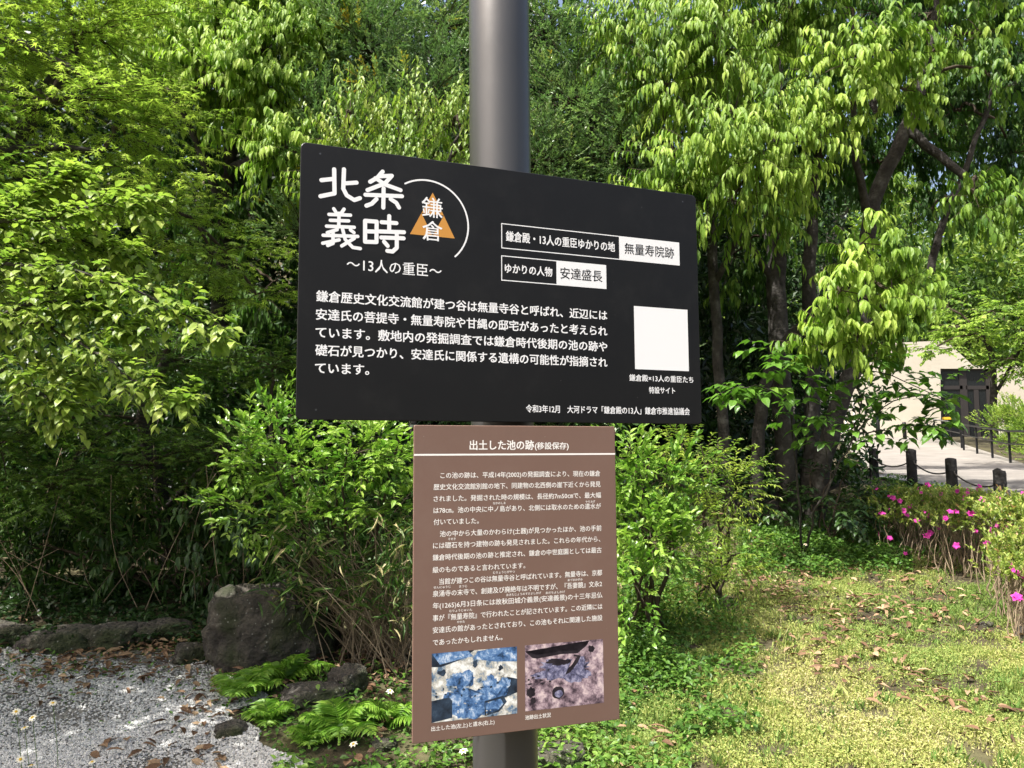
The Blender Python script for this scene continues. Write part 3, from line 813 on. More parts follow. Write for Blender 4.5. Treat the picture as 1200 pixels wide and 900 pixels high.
for c_ in ((-3.6, 3.0, 2.9), (-4.4, 3.6, 3.3), (-3.3, 2.2, 3.2), (-4.6, 2.6, 3.2), (-2.8, 2.35, 3.15), (-4.0, 2.2, 3.4), (-4.9, 3.3, 3.2)):  # out-of-view clumps added to this crown to shade the gravel
    c_ = np.array(c_); limb(bm, [b2 + np.array([.1, 0, 1.3]), (b2 + UP * 1.3) * .5 + c_ * .5 + UP * .2, c_], .035, .012, 6)
    n_ = 360
    o = c_ + in_ball(n_, .5) * np.array([.8, .8, .45])
    sprays(lm, bm, o, norm(o - c_) + UP * .2, .22, 8, .062, .036, 'flat', .55, .12, 'leaf', .15, .002, .2)
wm.build('trunk', BARK, t, True); bm.build('branches', BARK, t); lm.build('crown', LM['plum'], t)
FRUIT = noise_mat('plum_fruit', [(.3, (.16, .22, .05)), (.7, (.28, .30, .09))], 30, 3, .6, 0)
for q in [(124, 412, 3.8), (208, 372, 3.75), (165, 345, 3.78), (48, 312, 3.95), (97, 345, 3.9), (179, 463, 3.73), (140, 462, 3.8), (60, 387, 3.9), (112, 268, 4.0), (176, 330, 3.85)]:
    mb = MB(); c = P(*q) - UP * .02
    ph = np.linspace(0, math.pi, 7)
    tube(mb, [c + UP * (.013 * math.cos(a)) for a in ph], [.0125 * max(.05, math.sin(a)) for a in ph], 10)
    mb.build('fruit', FRUIT, t, True)

# ------------------------------------------------------------------ upper left centre: drooping evergreen
def tree(name, label, base, trunks, specs, lmat, group=None, sides=8):
    t = plant(name, label, 'tree', base, group)
    wm, bm, lm = MB(), MB(), MB(); anc = []
    for r0, r1, pts in trunks: anc.append(limb(wm, pts, r0, r1, sides))
    anc = np.concatenate(anc)
    for s_ in specs:
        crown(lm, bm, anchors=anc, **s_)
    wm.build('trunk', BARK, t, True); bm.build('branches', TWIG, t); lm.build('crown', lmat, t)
    return t
DR = dict(L=.12, W=.041, style='droop', kind='leaf', lai=6.5, nl=9, tl=.20, cr=.20, tvar=.12, droop=.3, young=.15, up=.25, per=12)
b3 = gpt(-2.75, 9.0)
tree('evergreen_tree', 'tall evergreen with hanging yellow green leaves behind the maple, left of the pole', b3,
     [(.11, .05, [b3 - UP * .2, P(250, 420, 8.8), P(262, 250, 8.7), P(280, 100, 8.6), P(300, -60, 8.6)]), (.06, .02, [P(262, 250, 8.7), P(225, 150, 8.2), P(200, 110, 8.0)]), (.06, .02, [P(270, 200, 8.7), P(320, 170, 8.0), P(345, 180, 7.8)])],
     [dict(blobs=[(280, 15, 8.3, 70, 34, .6), (345, 35, 8.2, 50, 34, .5), (220, 45, 8.3, 48, 36, .6), (265, 100, 7.9, 60, 40, .6, .04), (315, 110, 7.8, 55, 36, .5, .04), (335, 180, 7.7, 42, 40, .5, .02), (150, 60, 8.5, 50, 44, .6), (390, 60, 8.5, 30, 30, .4), (190, 5, 8.4, 60, 36, .5), (300, -80, 8.5, 150, 60, .9), (395, 15, 8.3, 36, 30, .4), (250, 60, 8.1, 60, 40, .5), (310, 60, 8.0, 60, 40, .5), (180, 95, 8.3, 40, 40, .5)], tint=.68, **dict(DR, lai=8.0)),
      dict(blobs=[(235, 190, 8.6, 50, 40, .5), (300, 260, 8.5, 50, 36, .5), (320, 330, 8.4, 40, 36, .4), (230, 270, 8.6, 70, 50, .5), (260, 340, 8.5, 60, 50, .4), (270, 420, 8.4, 50, 40, .4)], tint=.10, **dict(DR, lai=3.2))], LM['droop'])  # lower clumps: very low tint paints the shaded recess into the leaves

# ------------------------------------------------------------------ centre: dense small leaved evergreen
b4 = gpt(.2, 9.2)
tree('holm_oak', 'dense small leaved grey green evergreen behind the pole and black board', b4,
     [(.17, .09, [b4 - UP * .2, b4 + UP * 1.5, P(600, 200, 8.9), P(600, 40, 8.9), P(600, -100, 8.9)]), (.08, .03, [b4 + UP * 1.6, P(480, 220, 8.7), P(430, 100, 8.6)]), (.08, .03, [b4 + UP * 1.6, P(680, 240, 8.7), P(700, 110, 8.6)])],
     [dict(blobs=[(430, 60, 8.3, 85, 70, .7), (520, 30, 8.5, 80, 60, .7), (500, 120, 8.2, 100, 70, .7), (640, 40, 8.4, 70, 60, .7), (670, 120, 8.2, 80, 70, .7), (730, 170, 8.2, 70, 60, .6), (640, 190, 8.2, 90, 50, .6), (410, 190, 8.0, 70, 60, .5), (355, 270, 8.0, 40, 50, .5), (380, 140, 8.1, 45, 50, .5), (770, 240, 8.3, 60, 50, .5), (560, 260, 8.4, 180, 60, .6), (560, -60, 8.6, 190, 60, .9), (740, 60, 8.8, 60, 60, .5), (380, 10, 8.7, 50, 50, .5), (600, 420, 8.3, 200, 110, .5, -.15)],
           L=.047, W=.021, style='up', kind='fold', lai=3.3, nl=12, tl=.22, cr=.17, tint=.52, tvar=.13, droop=.0, young=.12, up=.5, per=12, twig_r=.002)], LM['holm'])
b5 = gpt(-.95, 7.9)
tree('young_broadleaf_tree', 'young tree with upright light green shoots, just above the left half of the black board', b5,
     [(.05, .02, [b5 - UP * .1, b5 + UP * .8, P(470, 300, 7.5), P(480, 190, 7.4)]), (.03, .01, [P(470, 300, 7.5), P(420, 210, 7.3), P(405, 150, 7.3)]), (.03, .01, [P(470, 300, 7.5), P(520, 200, 7.3), P(540, 150, 7.3)])],
     [dict(blobs=[(470, 165, 7.3, 60, 36, .4), (410, 140, 7.3, 28, 40, .3), (530, 150, 7.4, 36, 40, .3), (440, 220, 7.3, 90, 50, .4), (560, 190, 7.4, 30, 36, .3), (400, 180, 7.2, 40, 30, .3)],
           L=.085, W=.03, style='droop', kind='leaf', lai=2.6, nl=10, tl=.3, cr=.2, tint=.62, tvar=.14, droop=.1, young=.15, up=.9, per=8)], LM['newshoot'])

# ------------------------------------------------------------------ right: trees over the lawn edge
b6 = gpt(2.45, 8.9)
tree('narrow_leaf_oak', 'slender tree with long drooping yellow green leaves above the right end of the black board', b6,
     [(.07, .04, [b6 - UP * .2, P(843, 480, 8.8), P(838, 330, 8.7), P(832, 200, 8.5), P(845, 60, 8.2), P(840, -60, 8.2)]), (.04, .015, [P(838, 330, 8.7), P(880, 250, 8.0), P(890, 200, 7.6)]), (.04, .015, [P(832, 230, 8.5), P(790, 180, 7.9), P(780, 140, 7.7)])],
     [dict(blobs=[(790, 30, 7.7, 50, 42, .5), (745, 50, 7.9, 40, 50, .5), (780, 100, 7.6, 46, 34, .4), (850, 60, 7.5, 50, 50, .5), (860, 130, 7.3, 60, 45, .5, .04), (890, 190, 7.1, 60, 36, .5, .03), (820, 190, 7.3, 60, 40, .5, .04), (790, 215, 7.3, 45, 25, .4, -.02), (920, 170, 7.2, 30, 40, .4), (860, 235, 7.2, 60, 25, .4, -.1), (840, -60, 7.9, 120, 60, .8), (920, 30, 7.8, 40, 60, .5, -.1)], tint=.68, **dict(DR, L=.125, W=.034, tl=.3))], LM['oak'])

b7 = gpt(3.12, 9.0)
tree('evergreen_oak', 'large many stemmed evergreen oak with striped grey trunks at the far edge of the lawn', b7,
     [(.135, .08, [P(930, 640, 9.0), P(924, 560, 9.0), P(914, 440, 9.0), P(908, 320, 9.0), P(905, 200, 9.0), P(915, 60, 9.0), P(930, -60, 9.0)]),
      (.105, .06, [P(942, 635, 9.05), P(950, 540, 9.1), P(953, 440, 9.2), P(945, 330, 9.3), P(955, 200, 9.3), P(960, 40, 9.2)]),
      (.115, .055, [P(952, 640, 8.95), P(962, 545, 8.8), P(985, 465, 8.7), P(1018, 392, 8.6), P(1010, 320, 8.5), P(1025, 225, 8.4), P(1065, 150, 8.2), P(1090, 60, 8.2), P(1100, -60, 8.3)]),
      (.085, .04, [P(884, 630, 8.9), P(888, 540, 8.8), P(896, 450, 8.7), P(915, 402, 8.6), P(948, 378, 8.4), P(980, 345, 7.9)]),
      (.05, .02, [P(1018, 250, 8.4), P(1000, 180, 8.0), P(1000, 100, 7.7)]), (.06, .025, [P(1065, 150, 8.2), P(1120, 200, 8.0), P(1160, 235, 7.9)]), (.045, .02, [P(908, 330, 9.0), P(870, 280, 8.8), P(850, 180, 8.8)]),
      (.05, .02, [P(1090, 320, 9.0), P(1100, 270, 8.9), P(1140, 180, 8.8), P(1180, 60, 8.6)])],
     [dict(blobs=[(990, 75, 7.3, 42, 34, .4), (1040, 60, 7.3, 46, 32, .4), (1000, 120, 7.3, 52, 32, .4, -.03), (1060, 105, 7.4, 36, 28, .4, -.06)], tint=.74, **dict(DR, W=.043)),
      dict(blobs=[(1010, 285, 6.8, 55, 40, .4), (1045, 340, 6.7, 42, 44, .4), (985, 340, 6.7, 40, 44, .4), (1005, 395, 6.7, 50, 24, .35), (1060, 385, 6.8, 26, 26, .3), (965, 405, 6.8, 24, 18, .25)], tint=.73, **dict(DR, lai=5.5, L=.12, W=.043, tl=.15, cr=.17, up=.4)),
      dict(blobs=[(1150, 40, 7.8, 70, 30, .5), (1090, 15, 7.6, 60, 26, .4), (1170, 90, 7.8, 40, 30, .4), (1000, 10, 7.8, 70, 30, .5), (1140, 225, 7.4, 26, 24, .3), (1185, 235, 7.4, 30, 22, .3), (1110, 30, 8.4, 80, 50, .5), (930, 250, 8.6, 40, 30, .4)], tint=.52, **dict(DR, lai=3.0)),
      dict(blobs=[(1050, -60, 8.2, 220, 55, 1.0), (1120, 130, 9.2, 100, 60, .6), (960, 180, 9.2, 80, 60, .6), (1190, 180, 9.2, 60, 60, .6), (1030, 190, 9.4, 80, 40, .6), (920, 110, 9.4, 70, 60, .6), (1090, 250, 9.3, 60, 36, .5), (860, 300, 9.4, 50, 60, .5), (1060, 10, 9.4, 130, 50, .6), (1160, 60, 9.6, 80, 60, .6), (900, 20, 9.6, 90, 60, .6)], tint=.20, **dict(DR, lai=3.4))], LM['oak'], sides=12)  # rear clumps: low tint darkens the leaves for the crown's shaded interior

b11 = gpt(5.6, 15.6)
tree('background_tree', 'tall dark tree farther back, closing the view behind the oak at the upper right', b11,
     [(.20, .10, [b11 - UP * .2, P(950, 400, 15.5), P(985, 240, 15.5), P(1030, 120, 15.5), P(1060, -60, 15.5)]), (.09, .04, [P(1000, 210, 15.5), P(1110, 150, 15), P(1200, 90, 15)])],
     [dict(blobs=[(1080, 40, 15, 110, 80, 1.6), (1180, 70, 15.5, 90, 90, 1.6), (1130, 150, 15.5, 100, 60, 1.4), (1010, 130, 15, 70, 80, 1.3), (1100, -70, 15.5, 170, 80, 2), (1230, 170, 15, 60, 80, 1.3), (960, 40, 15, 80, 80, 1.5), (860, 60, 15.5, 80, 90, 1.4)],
           L=.16, W=.07, style='droop', kind='fold', lai=3.2, nl=9, tl=.4, cr=.45, tint=.30, tvar=.12, droop=.3, young=.12, up=.2, per=12, br=.02, twig_r=.005)], LM['oak'])

# sapling with large leaves in front of the trunks
b8 = G(942, 655)
t = plant('sapling', 'thin forked sapling with large dark leaves in front of the oak trunks', 'tree', b8)
wm, lm = MB(), MB()
o_ = []
for pts, r in (([b8, P(952, 610, 7.3), P(975, 560, 7.1), P(1002, 508, 7.0), P(1040, 470, 6.9), P(1090, 462, 6.8)], .014), ([b8, P(938, 590, 7.3), P(930, 520, 7.2), P(925, 470, 7.1), P(890, 450, 7.0), P(850, 462, 6.9)], .012),
               ([P(1002, 508, 7.0), P(1045, 500, 6.9), P(1080, 500, 6.8), P(1098, 495, 6.8)], .008), ([P(1002, 508, 7.0), P(1010, 460, 7.0), P(1000, 430, 6.9), P(1050, 440, 6.8), P(1110, 470, 6.7)], .008), ([P(930, 520, 7.2), P(950, 470, 7.0), P(940, 440, 6.9), P(905, 425, 6.8)], .008), ([P(975, 560, 7.1), P(965, 510, 7.0), P(970, 490, 7.0)], .006)):
    p = limb(wm, pts, r, .003, 6, .01); o_.append(p[len(p) // 2:])
o_ = np.concatenate(o_); o_ = np.repeat(o_, 2, 0)
sprays(lm, wm, o_ + rng.normal(size=o_.shape) * .06, rvec(len(o_)) * np.array([1, 1, .3]) + UP * .1, .22, 5, .125, .07, 'flat', .38, .12, 'leaf', .15, .002)
wm.build('trunk', BARK, t, True); lm.build('crown', LM['shrub'], t)

# ------------------------------------------------------------------ shrubs
def shrub(name, label, base, spec, lmat, stems=9, group='shrubs around the signs', hz=.9):
    t = plant(name, label, 'shrub', base, group)
    sm, bm, lm = MB(), MB(), MB()
    anc = []
    for k in range(stems):
        bl = spec['blobs'][k % len(spec['blobs'])]
        c = P(*bl[:3]) + rng.normal(size=3) * .08
        s0 = base + np.array([rng.normal() * .08, rng.normal() * .08, -.05])
        anc.append(limb(sm, [s0, s0 * .55 + c * .45 + np.array([rng.normal() * .06, rng.normal() * .06, .08]), c], .014, .005, 5))
    crown(lm, bm, anchors=None, **spec)
    sm.build('stems', TWIG, t); bm.build('branches', TWIG, t); lm.build('foliage', lmat, t)
    return t
SH = dict(L=.058, W=.027, style='up', kind='leaf', lai=4.0, nl=8, tl=.15, cr=.13, tvar=.13, droop=.05, young=.2, up=.25, per=8, br=.006, twig_r=.002)
shrub('leafy_shrub', 'glossy light green shrub under the left end of the black board', gpt(-1.15, 5.4),
      dict(blobs=[(320, 512, 5.1, 55, 24, .25), (360, 550, 5.0, 70, 34, .3), (290, 528, 5.1, 30, 24, .2), (300, 590, 5.0, 45, 28, .25), (420, 530, 4.9, 65, 36, .3), (460, 590, 5.0, 50, 40, .3, -.08), (370, 600, 4.9, 55, 26, .3, -.05), (450, 515, 4.9, 50, 20, .25, .08), (335, 488, 5.3, 30, 16, .2)], tint=.58, **SH), LM['shrub'], 14)
shrub('leafy_shrub', 'rounded bright green shrub touching the right edge of the brown board', gpt(.95, 5.6),
      dict(blobs=[(745, 540, 5.2, 45, 36, .3), (775, 560, 5.2, 45, 36, .3), (760, 620, 5.1, 50, 40, .3), (740, 680, 5.0, 36, 30, .25, -.05), (790, 640, 5.2, 40, 36, .3), (640, 600, 5.6, 90, 70, .3), (735, 720, 5.0, 30, 20, .2, -.05)], tint=.56, **SH), LM['shrub'], 12)
shrub('nandina_shrub', 'feathery yellowish shrub between the bright shrub and the tree trunks', gpt(1.55, 6.3),
      dict(blobs=[(820, 545, 6.0, 36, 30, .25), (850, 570, 6.0, 36, 24, .25), (830, 610, 5.9, 40, 26, .25), (860, 650, 5.8, 36, 22, .2), (800, 520, 6.1, 30, 20, .2), (820, 680, 5.7, 36, 24, .2)],
           L=.05, W=.013, style='flat', kind='fold', lai=2.2, nl=12, tl=.22, cr=.16, tint=.62, tvar=.2, droop=.2, young=.2, up=.4, per=8, br=.005, twig_r=.002, flat=.8), LM['newshoot'], 9)
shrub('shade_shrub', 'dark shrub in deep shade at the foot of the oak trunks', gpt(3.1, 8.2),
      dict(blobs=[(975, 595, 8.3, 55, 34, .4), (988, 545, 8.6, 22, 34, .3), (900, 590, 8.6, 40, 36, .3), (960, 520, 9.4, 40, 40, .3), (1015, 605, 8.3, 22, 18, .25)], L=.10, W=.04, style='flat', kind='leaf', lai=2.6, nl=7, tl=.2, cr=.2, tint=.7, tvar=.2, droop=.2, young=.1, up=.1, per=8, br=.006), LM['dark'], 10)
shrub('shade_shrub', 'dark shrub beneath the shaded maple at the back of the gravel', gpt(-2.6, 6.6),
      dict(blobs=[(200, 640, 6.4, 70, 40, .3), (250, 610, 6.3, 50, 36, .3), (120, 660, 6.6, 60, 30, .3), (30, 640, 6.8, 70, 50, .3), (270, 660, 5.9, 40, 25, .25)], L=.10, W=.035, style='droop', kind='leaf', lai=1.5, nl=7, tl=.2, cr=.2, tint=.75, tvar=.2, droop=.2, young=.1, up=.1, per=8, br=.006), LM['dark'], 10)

# dwarf bamboo: fan of brown canes with hanging leaves
b9 = G(425, 800)
t = plant('dwarf_bamboo', 'clump of dwarf bamboo with brown canes leaning over the rocks, left of the brown board', 'bamboo', b9)
sm, lm = MB(), MB(); tips = []
for k in range(210):
    s0 = G(rng.uniform(385, 500), rng.uniform(770, 800)) + np.array([0, rng.uniform(0, .5), -.02])
    e = P(rng.uniform(318, 505), rng.uniform(605, 715), rng.uniform(4.6, 5.3))
    p = bend([s0, s0 * .5 + e * .5 + np.array([.12, 0, .12]) * rng.random(), e]); tube(sm, p, np.linspace(.0032, .0018, len(p)), 4, cap=False); tips += [p[-1]] if k % 3 else [p[-1], p[-4]]
tips = np.array(tips)
sprays(lm, None, tips, rvec(len(tips)) - UP * .1 + np.array([-.4, 0, 0]), .16, 4, .105, .016, 'bush', .45, .26, 'leaf', .3)
sm.build('canes', STEM, t); lm.build('foliage', LM['bamboo'], t)
# dry stems under the shaded trees
sm = MB()
for k in range(130):
    x, y = rng.uniform(-5.2, -.6), rng.uniform(5.9, 7.6); s0 = gpt(x, y)
    l = rng.uniform(.4, 1.3)
    e = s0 + np.array([rng.normal() * .35, rng.normal() * .2, l])
    tube(sm, bend([s0, (s0 + e) / 2 + rng.normal(size=3) * .06, e + np.array([rng.normal() * .15, 0, -.1])]), .0028, 3, cap=False)
tag(sm.build('dry_undergrowth', STEM), kind='stuff')

# ------------------------------------------------------------------ rocks
def rock(label, base, size, seed, rz=0, flatten=.0, group='rocks edging the gravel', sub=5):
    bm_ = bmesh.new(); bmesh.ops.create_icosphere(bm_, subdivisions=sub, radius=1)
    sd = Vector((seed * 7.3, seed * 3.1, seed * 1.7))
    for v in bm_.verts:
        n = v.co.normalized()
        p = max(abs(n.x), abs(n.y), abs(n.z)); k = (1 / p) ** .55          # boxy boulder
        d = 1 + .22 * noise.noise(n * 1.1 + sd) + .10 * noise.noise(n * 2.7 + sd) + .045 * noise.noise(n * 7 + sd) + .03 * noise.noise(n * 14 + sd) - .10 * max(0, .12 - abs(noise.noise(n * 2.2 + sd * 2))) / .12 * .5
        q = Vector(round(c * 2.2 + noise.noise(n * 1.5 + sd)) / 2.2 for c in n) * .18
        v.co = (n * k * d * .86 + q)
        v.co = Vector((v.co.x * size[0], v.co.y * size[1], v.co.z * size[2]))
    me = bpy.data.meshes.new('rock'); bm_.to_mesh(me); bm_.free()
    for p in me.polygons: p.use_smooth = True
    me.materials.append(ROCK)
    o = bpy.data.objects.new('rock', me); COL.objects.link(o)
    o.location = [base[0], base[1], base[2] + size[2] * .72]; o.rotation_euler = (0, 0, rz)
    return tag(o, label, 'rock', group)
rock('biggest boulder, tall and mossy, behind the ferns at the edge of the gravel', G(300, 790) + np.array([0, .3, -.1]), (.37, .28, .345), 1.3, .2)
rock('low mossy rock at the far left, back of the gravel', G(52, 768) + np.array([0, .2, -.07]), (.25, .17, .115), 2.2, .1)
rock('mossy rock cut by the left edge of the photo, at the back of the gravel', G(-22, 768) + np.array([0, .22, -.06]), (.20, .16, .12), 13.2, .4)
rock('low flat mossy rock near the middle of the row behind the gravel', G(118, 762) + np.array([0, .15, -.04]), (.19, .16, .10), 3.7, -.1)
rock('dim rock closing the row, just left of the small stone by the boulder', G(178, 758) + np.array([0, .2, -.04]), (.20, .16, .10), 4.1, .2)
rock('small grey stone leaning against the left foot of the boulder', G(218, 780) + np.array([0, .08, -.03]), (.10, .09, .085), 5.6, .5)
rock('small dark stone beside the lowest fern at the gravel edge', G(268, 866) + np.array([0, .03, -.02]), (.075, .07, .05), 6.4, .3)
rock('pointed stone under the dwarf bamboo canes', G(405, 815) + np.array([0, .05, -.03]), (.10, .09, .10), 7.9, .9)
rock('long brown stone lying between the two patches of fern', G(365, 830) + np.array([0, .05, -.04]), (.17, .12, .085), 8.3, .4)
rock('flat tan stone in the weeds just right of the pole foot', G(652, 905) + np.array([0, .05, -.03]), (.13, .13, .075), 9.1, .2)
rock('small tan stone in the weeds left of the brown board', G(448, 878) + np.array([0, .02, -.02]), (.06, .05, .035), 10.2, .2)
rock('white stone at the foot of the nearest azalea stems', G(1158, 736) + np.array([0, .02, -.01]), (.04, .035, .03), 11.3, .2, 0, 'pale stones under the azaleas', 3)
rock('pale stone at the right edge below the azalea stems', G(1203, 752) + np.array([0, .02, -.01]), (.05, .05, .06), 12.3, .2, 0, 'pale stones under the azaleas', 3)

# ------------------------------------------------------------------ ferns
def fern(label, base, n, L, seed):
    r2 = np.random.default_rng(seed)
    t = plant('fern', label, 'fern', base, 'ferns below the boulder')
    for k in range(n):
        az = k / n * 6.283 + r2.uniform(-.3, .3); l = L * r2.uniform(.75, 1.15); el = r2.uniform(.75, 1.3)
        h = np.array([math.cos(az), math.sin(az), 0])
        s = np.linspace(0, 1, 14)
        p = base + h * (l * s * math.cos(el) * (1 + .25 * s))[:, None] + UP * (l * (s * math.sin(el) - .58 * s ** 2.2))[:, None] - UP * .01
        mb = MB(); tube(mb, p, np.linspace(.0022, .0007, 14), 4, .3, cap=False)
        ss = np.linspace(.14, .98, 22); i = np.minimum((ss * 13).astype(int), 12); f = (ss * 13 - i)[:, None]
        pp = p[i] * (1 - f) + p[i + 1] * f; dd = norm(p[i + 1] - p[i])
        side = np.cross(h, UP); nn = np.cross(side, dd)
        pl_ = l * .30 * np.sin(np.clip(ss * 1.05 + .12, 0, 1) * math.pi) ** .8 + .006
        for sg in (-1, 1):
            ld = side * sg + dd * .45 + r2.normal(size=dd.shape) * .08 - UP * .1
            leaves(mb, pp, ld, nn + r2.normal(size=dd.shape) * .15, pl_, l * .042, np.clip(.6 + r2.normal(size=22) * .12 + .2 * ss, 0, 1), 'leaf')
        mb.build('frond', LM['fern'], t)
fern('bright fern against the lower right face of the boulder', G(330, 800), 11, .40, 1)
fern('fern overhanging the gravel edge just below the boulder', G(290, 820), 11, .38, 2)
fern('lowest fern of the group, above the small dark stone', G(315, 850), 10, .30, 3)
fern('fern to the left of the brown board, beside the long brown stone', G(400, 862), 12, .36, 4)
fern('fern nearest to the left edge of the brown board', G(455, 850), 10, .30, 5)
fern('fern in the weeds lowest in the photo left of the brown board', G(362, 876), 9, .24, 6)

# ------------------------------------------------------------------ gravel, litter, weeds, grass
GRAV = noise_mat('gravel_bed', [(.3, (.13, .12, .10)), (.7, (.30, .29, .27))], 90, 4, .9, .8, 160)
def gravel_in(x, y):
    e = np.interp(y, [2, 3.5, 4.0, 4.6, 5.1, 5.6], [-.95, -1.0, -1.22, -1.5, -1.75, -2.1])
    wob = .10 * np.sin(y * 7.1) + .06 * np.sin(y * 17 + 1)
    return (x < e + wob) & (y < 5.25 + .12 * np.sin(x * 3)) & (y > 1.5)
gys = np.linspace(1.5, 5.3, 80)
rows = []
for y in gys:
    e = np.interp(y, [2, 3.5, 4.0, 4.6, 5.1, 5.6], [-.95, -1.0, -1.22, -1.5, -1.75, -2.1]) + .10 * math.sin(y * 7.1) + .06 * math.sin(y * 17 + 1)
    xs = np.linspace(-8, e, 60)
    rows.append(np.stack([xs, np.full(60, y), [H(a, y) + noise.noise((a * 1.3, y * 1.3, 3)) * .035 + .006 for a in xs]], -1))
V = np.array(rows); k = np.arange(80 * 60).reshape(80, 60)
mb = MB(); mb.add(V.reshape(-1, 3), None, np.stack([k[:-1, :-1], k[:-1, 1:], k[1:, 1:], k[1:, :-1]], -1).reshape(-1, 4))
tag(mb.build('gravel_bed', GRAV, smooth=True), kind='structure')

def gz(x, y):
    return np.array([H(a, b) + noise.noise((a * 1.3, b * 1.3, 3)) * .035 * float(1 - sstep(3.9, 4.9, a)) for a, b in zip(x, y)])

PEB, N, Lk, b = mat('pale_pebbles')
a = N.new('ShaderNodeAttribute'); a.attribute_name = 'tint'
r = ramp(N, [(0, (.15, .145, .135)), (.35, (.38, .375, .355)), (1, (.62, .61, .58))]); Lk.new(a.outputs['Fac'], r.inputs[0]); Lk.new(r.outputs[0], b.inputs['Base Color']); b.inputs['Roughness'].default_value = .85
OCT = np.array([(1, 0, 0), (-1, 0, 0), (0, 1, 0), (0, -1, 0), (0, 0, 1), (0, 0, -1.0)])
OT = np.array([(0, 2, 4), (2, 1, 4), (1, 3, 4), (3, 0, 4), (2, 0, 5), (1, 2, 5), (3, 1, 5), (0, 3, 5)])
def pebbles(n):
    y = 3.2 + 2.1 * rng.random(n) ** 1.15; x = -.75 - rng.random(n) * y * .55
    m_ = gravel_in(x, y); x, y = x[m_], y[m_]
    # bare and leafy patches towards the back
    pat = np.array([noise.noise((a * 1.5, c * 1.9, 9)) for a, c in zip(x, y)])
    keep = rng.random(len(x)) > np.clip((y - 4.0) * .55 + pat * 1.3 + .12, 0, .95); x, y = x[keep], y[keep]
    n = len(x); s = rng.uniform(.0045, .011, n)
    V = OCT[None] * (1 + rng.normal(size=(n, 6, 3)) * .28) * np.array([1, .8, .65])
    th = rng.random(n) * 6.28; c, s_ = np.cos(th), np.sin(th)
    X_ = V[..., 0] * c[:, None] - V[..., 1] * s_[:, None]; Y_ = V[..., 0] * s_[:, None] + V[..., 1] * c[:, None]
    V = np.stack([X_, Y_, V[..., 2]], -1) * s[:, None, None]
    V += np.stack([x, y, gz(x, y) + .008 + rng.random(n) * .006], -1)[:, None]
    mb = MB(); mb.add(V.reshape(-1, 3), ((np.arange(n) * 6)[:, None, None] + OT[None]).reshape(-1, 3), None, np.repeat(np.clip(rng.normal(.62, .25, n), 0, 1), 6))
    tag(mb.build('gravel', PEB), kind='stuff')
pebbles(95000)

def litter(n):
    x = np.concatenate([rng.uniform(-4.5, -.6, n // 2), rng.uniform(.4, 4.4, n - n // 2)]); y = np.concatenate([3.4 + 2.6 * rng.random(n // 2) ** .7, 3.4 + 5.6 * rng.random(n - n // 2) ** .75])
    pat = np.array([noise.noise((a * 1.1, c * 1.1, 5)) for a, c in zip(x, y)])
    keep = rng.random(n) < .30 + pat * 1.5; x, y = x[keep], y[keep]; n = len(x)
    th = rng.random(n) * 6.28
    d = np.stack([np.cos(th), np.sin(th), rng.normal(size=n) * .2], -1); nn = UP + rvec(n) * .45
    mb = MB(); leaves(mb, np.stack([x, y, gz(x, y) + np.where(x > 0, .028, .02) + rng.random(n) * .022], -1), d, nn, rng.uniform(.04, .10, n), rng.uniform(.018, .042, n), np.clip(rng.normal(.5, .28, n), 0, 1), 'leaf')
    tag(mb.build('fallen_leaves', LM['litter']), kind='stuff')
litter(11000)

def lawn_mask(x, y):
    return (x > .35 + .12 * np.sin(y * 3)) & (x < np.interp(y, [3, 5, 8.3, 9], [3.9, 3.7, 4.2, 4.2]) + .4)
def grass(n):
    y = 3.3 + 5.9 * rng.random(n) ** 1.35; x = .2 + rng.random(n) * (y * .68)
    m_ = lawn_mask(x, y); x, y = x[m_], y[m_]; n = len(x)
    pat = np.array([noise.noise((a * .9, c * .9, 1)) for a, c in zip(x, y)]); fine = np.array([noise.noise((a * 4, c * 4, 2)) for a, c in zip(x, y)])
    keep = rng.random(n) < .62 + fine * 1.3; x, y, pat, fine = x[keep], y[keep], pat[keep], fine[keep]; n = len(x)
    g = np.stack([x, y, gz(x, y) + .002], -1)
    L = rng.uniform(.014, .040, n) * (1 + fine * .8)
    d = UP + rvec(n) * .75
    mb = MB(); leaves(mb, g, d, rvec(n), L, rng.uniform(.003, .006, n), np.clip(.60 + pat * .42 + rng.normal(size=n) * .15 - .05 * (y - 4.5), 0, 1), 'fold')
    # low broad leaved weeds among the blades
    k = rng.random(n) < .55; q = g[k] + UP * rng.uniform(.008, .04, k.sum())[:, None]; m = k.sum()
    leaves(mb, q, rvec(m) * np.array([1, 1, .35]), UP + rvec(m) * .5, rng.uniform(.008, .019, m), rng.uniform(.006, .012, m), np.clip(.50 + pat[k] * .45 + rng.normal(size=m) * .13 - .04 * (y[k] - 4.5), 0, 1), 'fold')
    tag(mb.build('grass', LM['grass']), kind='stuff')
grass(270000)

def cover(name, n, region, L, hmax, tint, m, dens=None):
    px = rng.uniform(region[0], region[1], n); y = rng.uniform(region[2], region[3], n)
    x = (px - 600) / FPX * y
    if dens is not None:
        k = rng.random(n) < dens(x, y); x, y = x[k], y[k]; n = len(x)
    pat = np.array([noise.noise((a * 2.2, c * 2.2, 7)) for a, c in zip(x, y)])
    k = rng.random(n) < .75 + pat * 1.2; x, y, pat = x[k], y[k], pat[k]; n = len(x)
    z = gz(x, y) + rng.random(n) * hmax * (1 + pat)
    d = rvec(n) * np.array([1, 1, .4]); 
    mb = MB(); leaves(mb, np.stack([x, y, z], -1), d, UP + rvec(n) * .55, L * rng.uniform(.6, 1.3, n), L * rng.uniform(.4, .75, n), np.clip(tint + pat * .3 + rng.normal(size=n) * .16, 0, 1), 'leaf')
    tag(mb.build(name, m), kind='stuff')
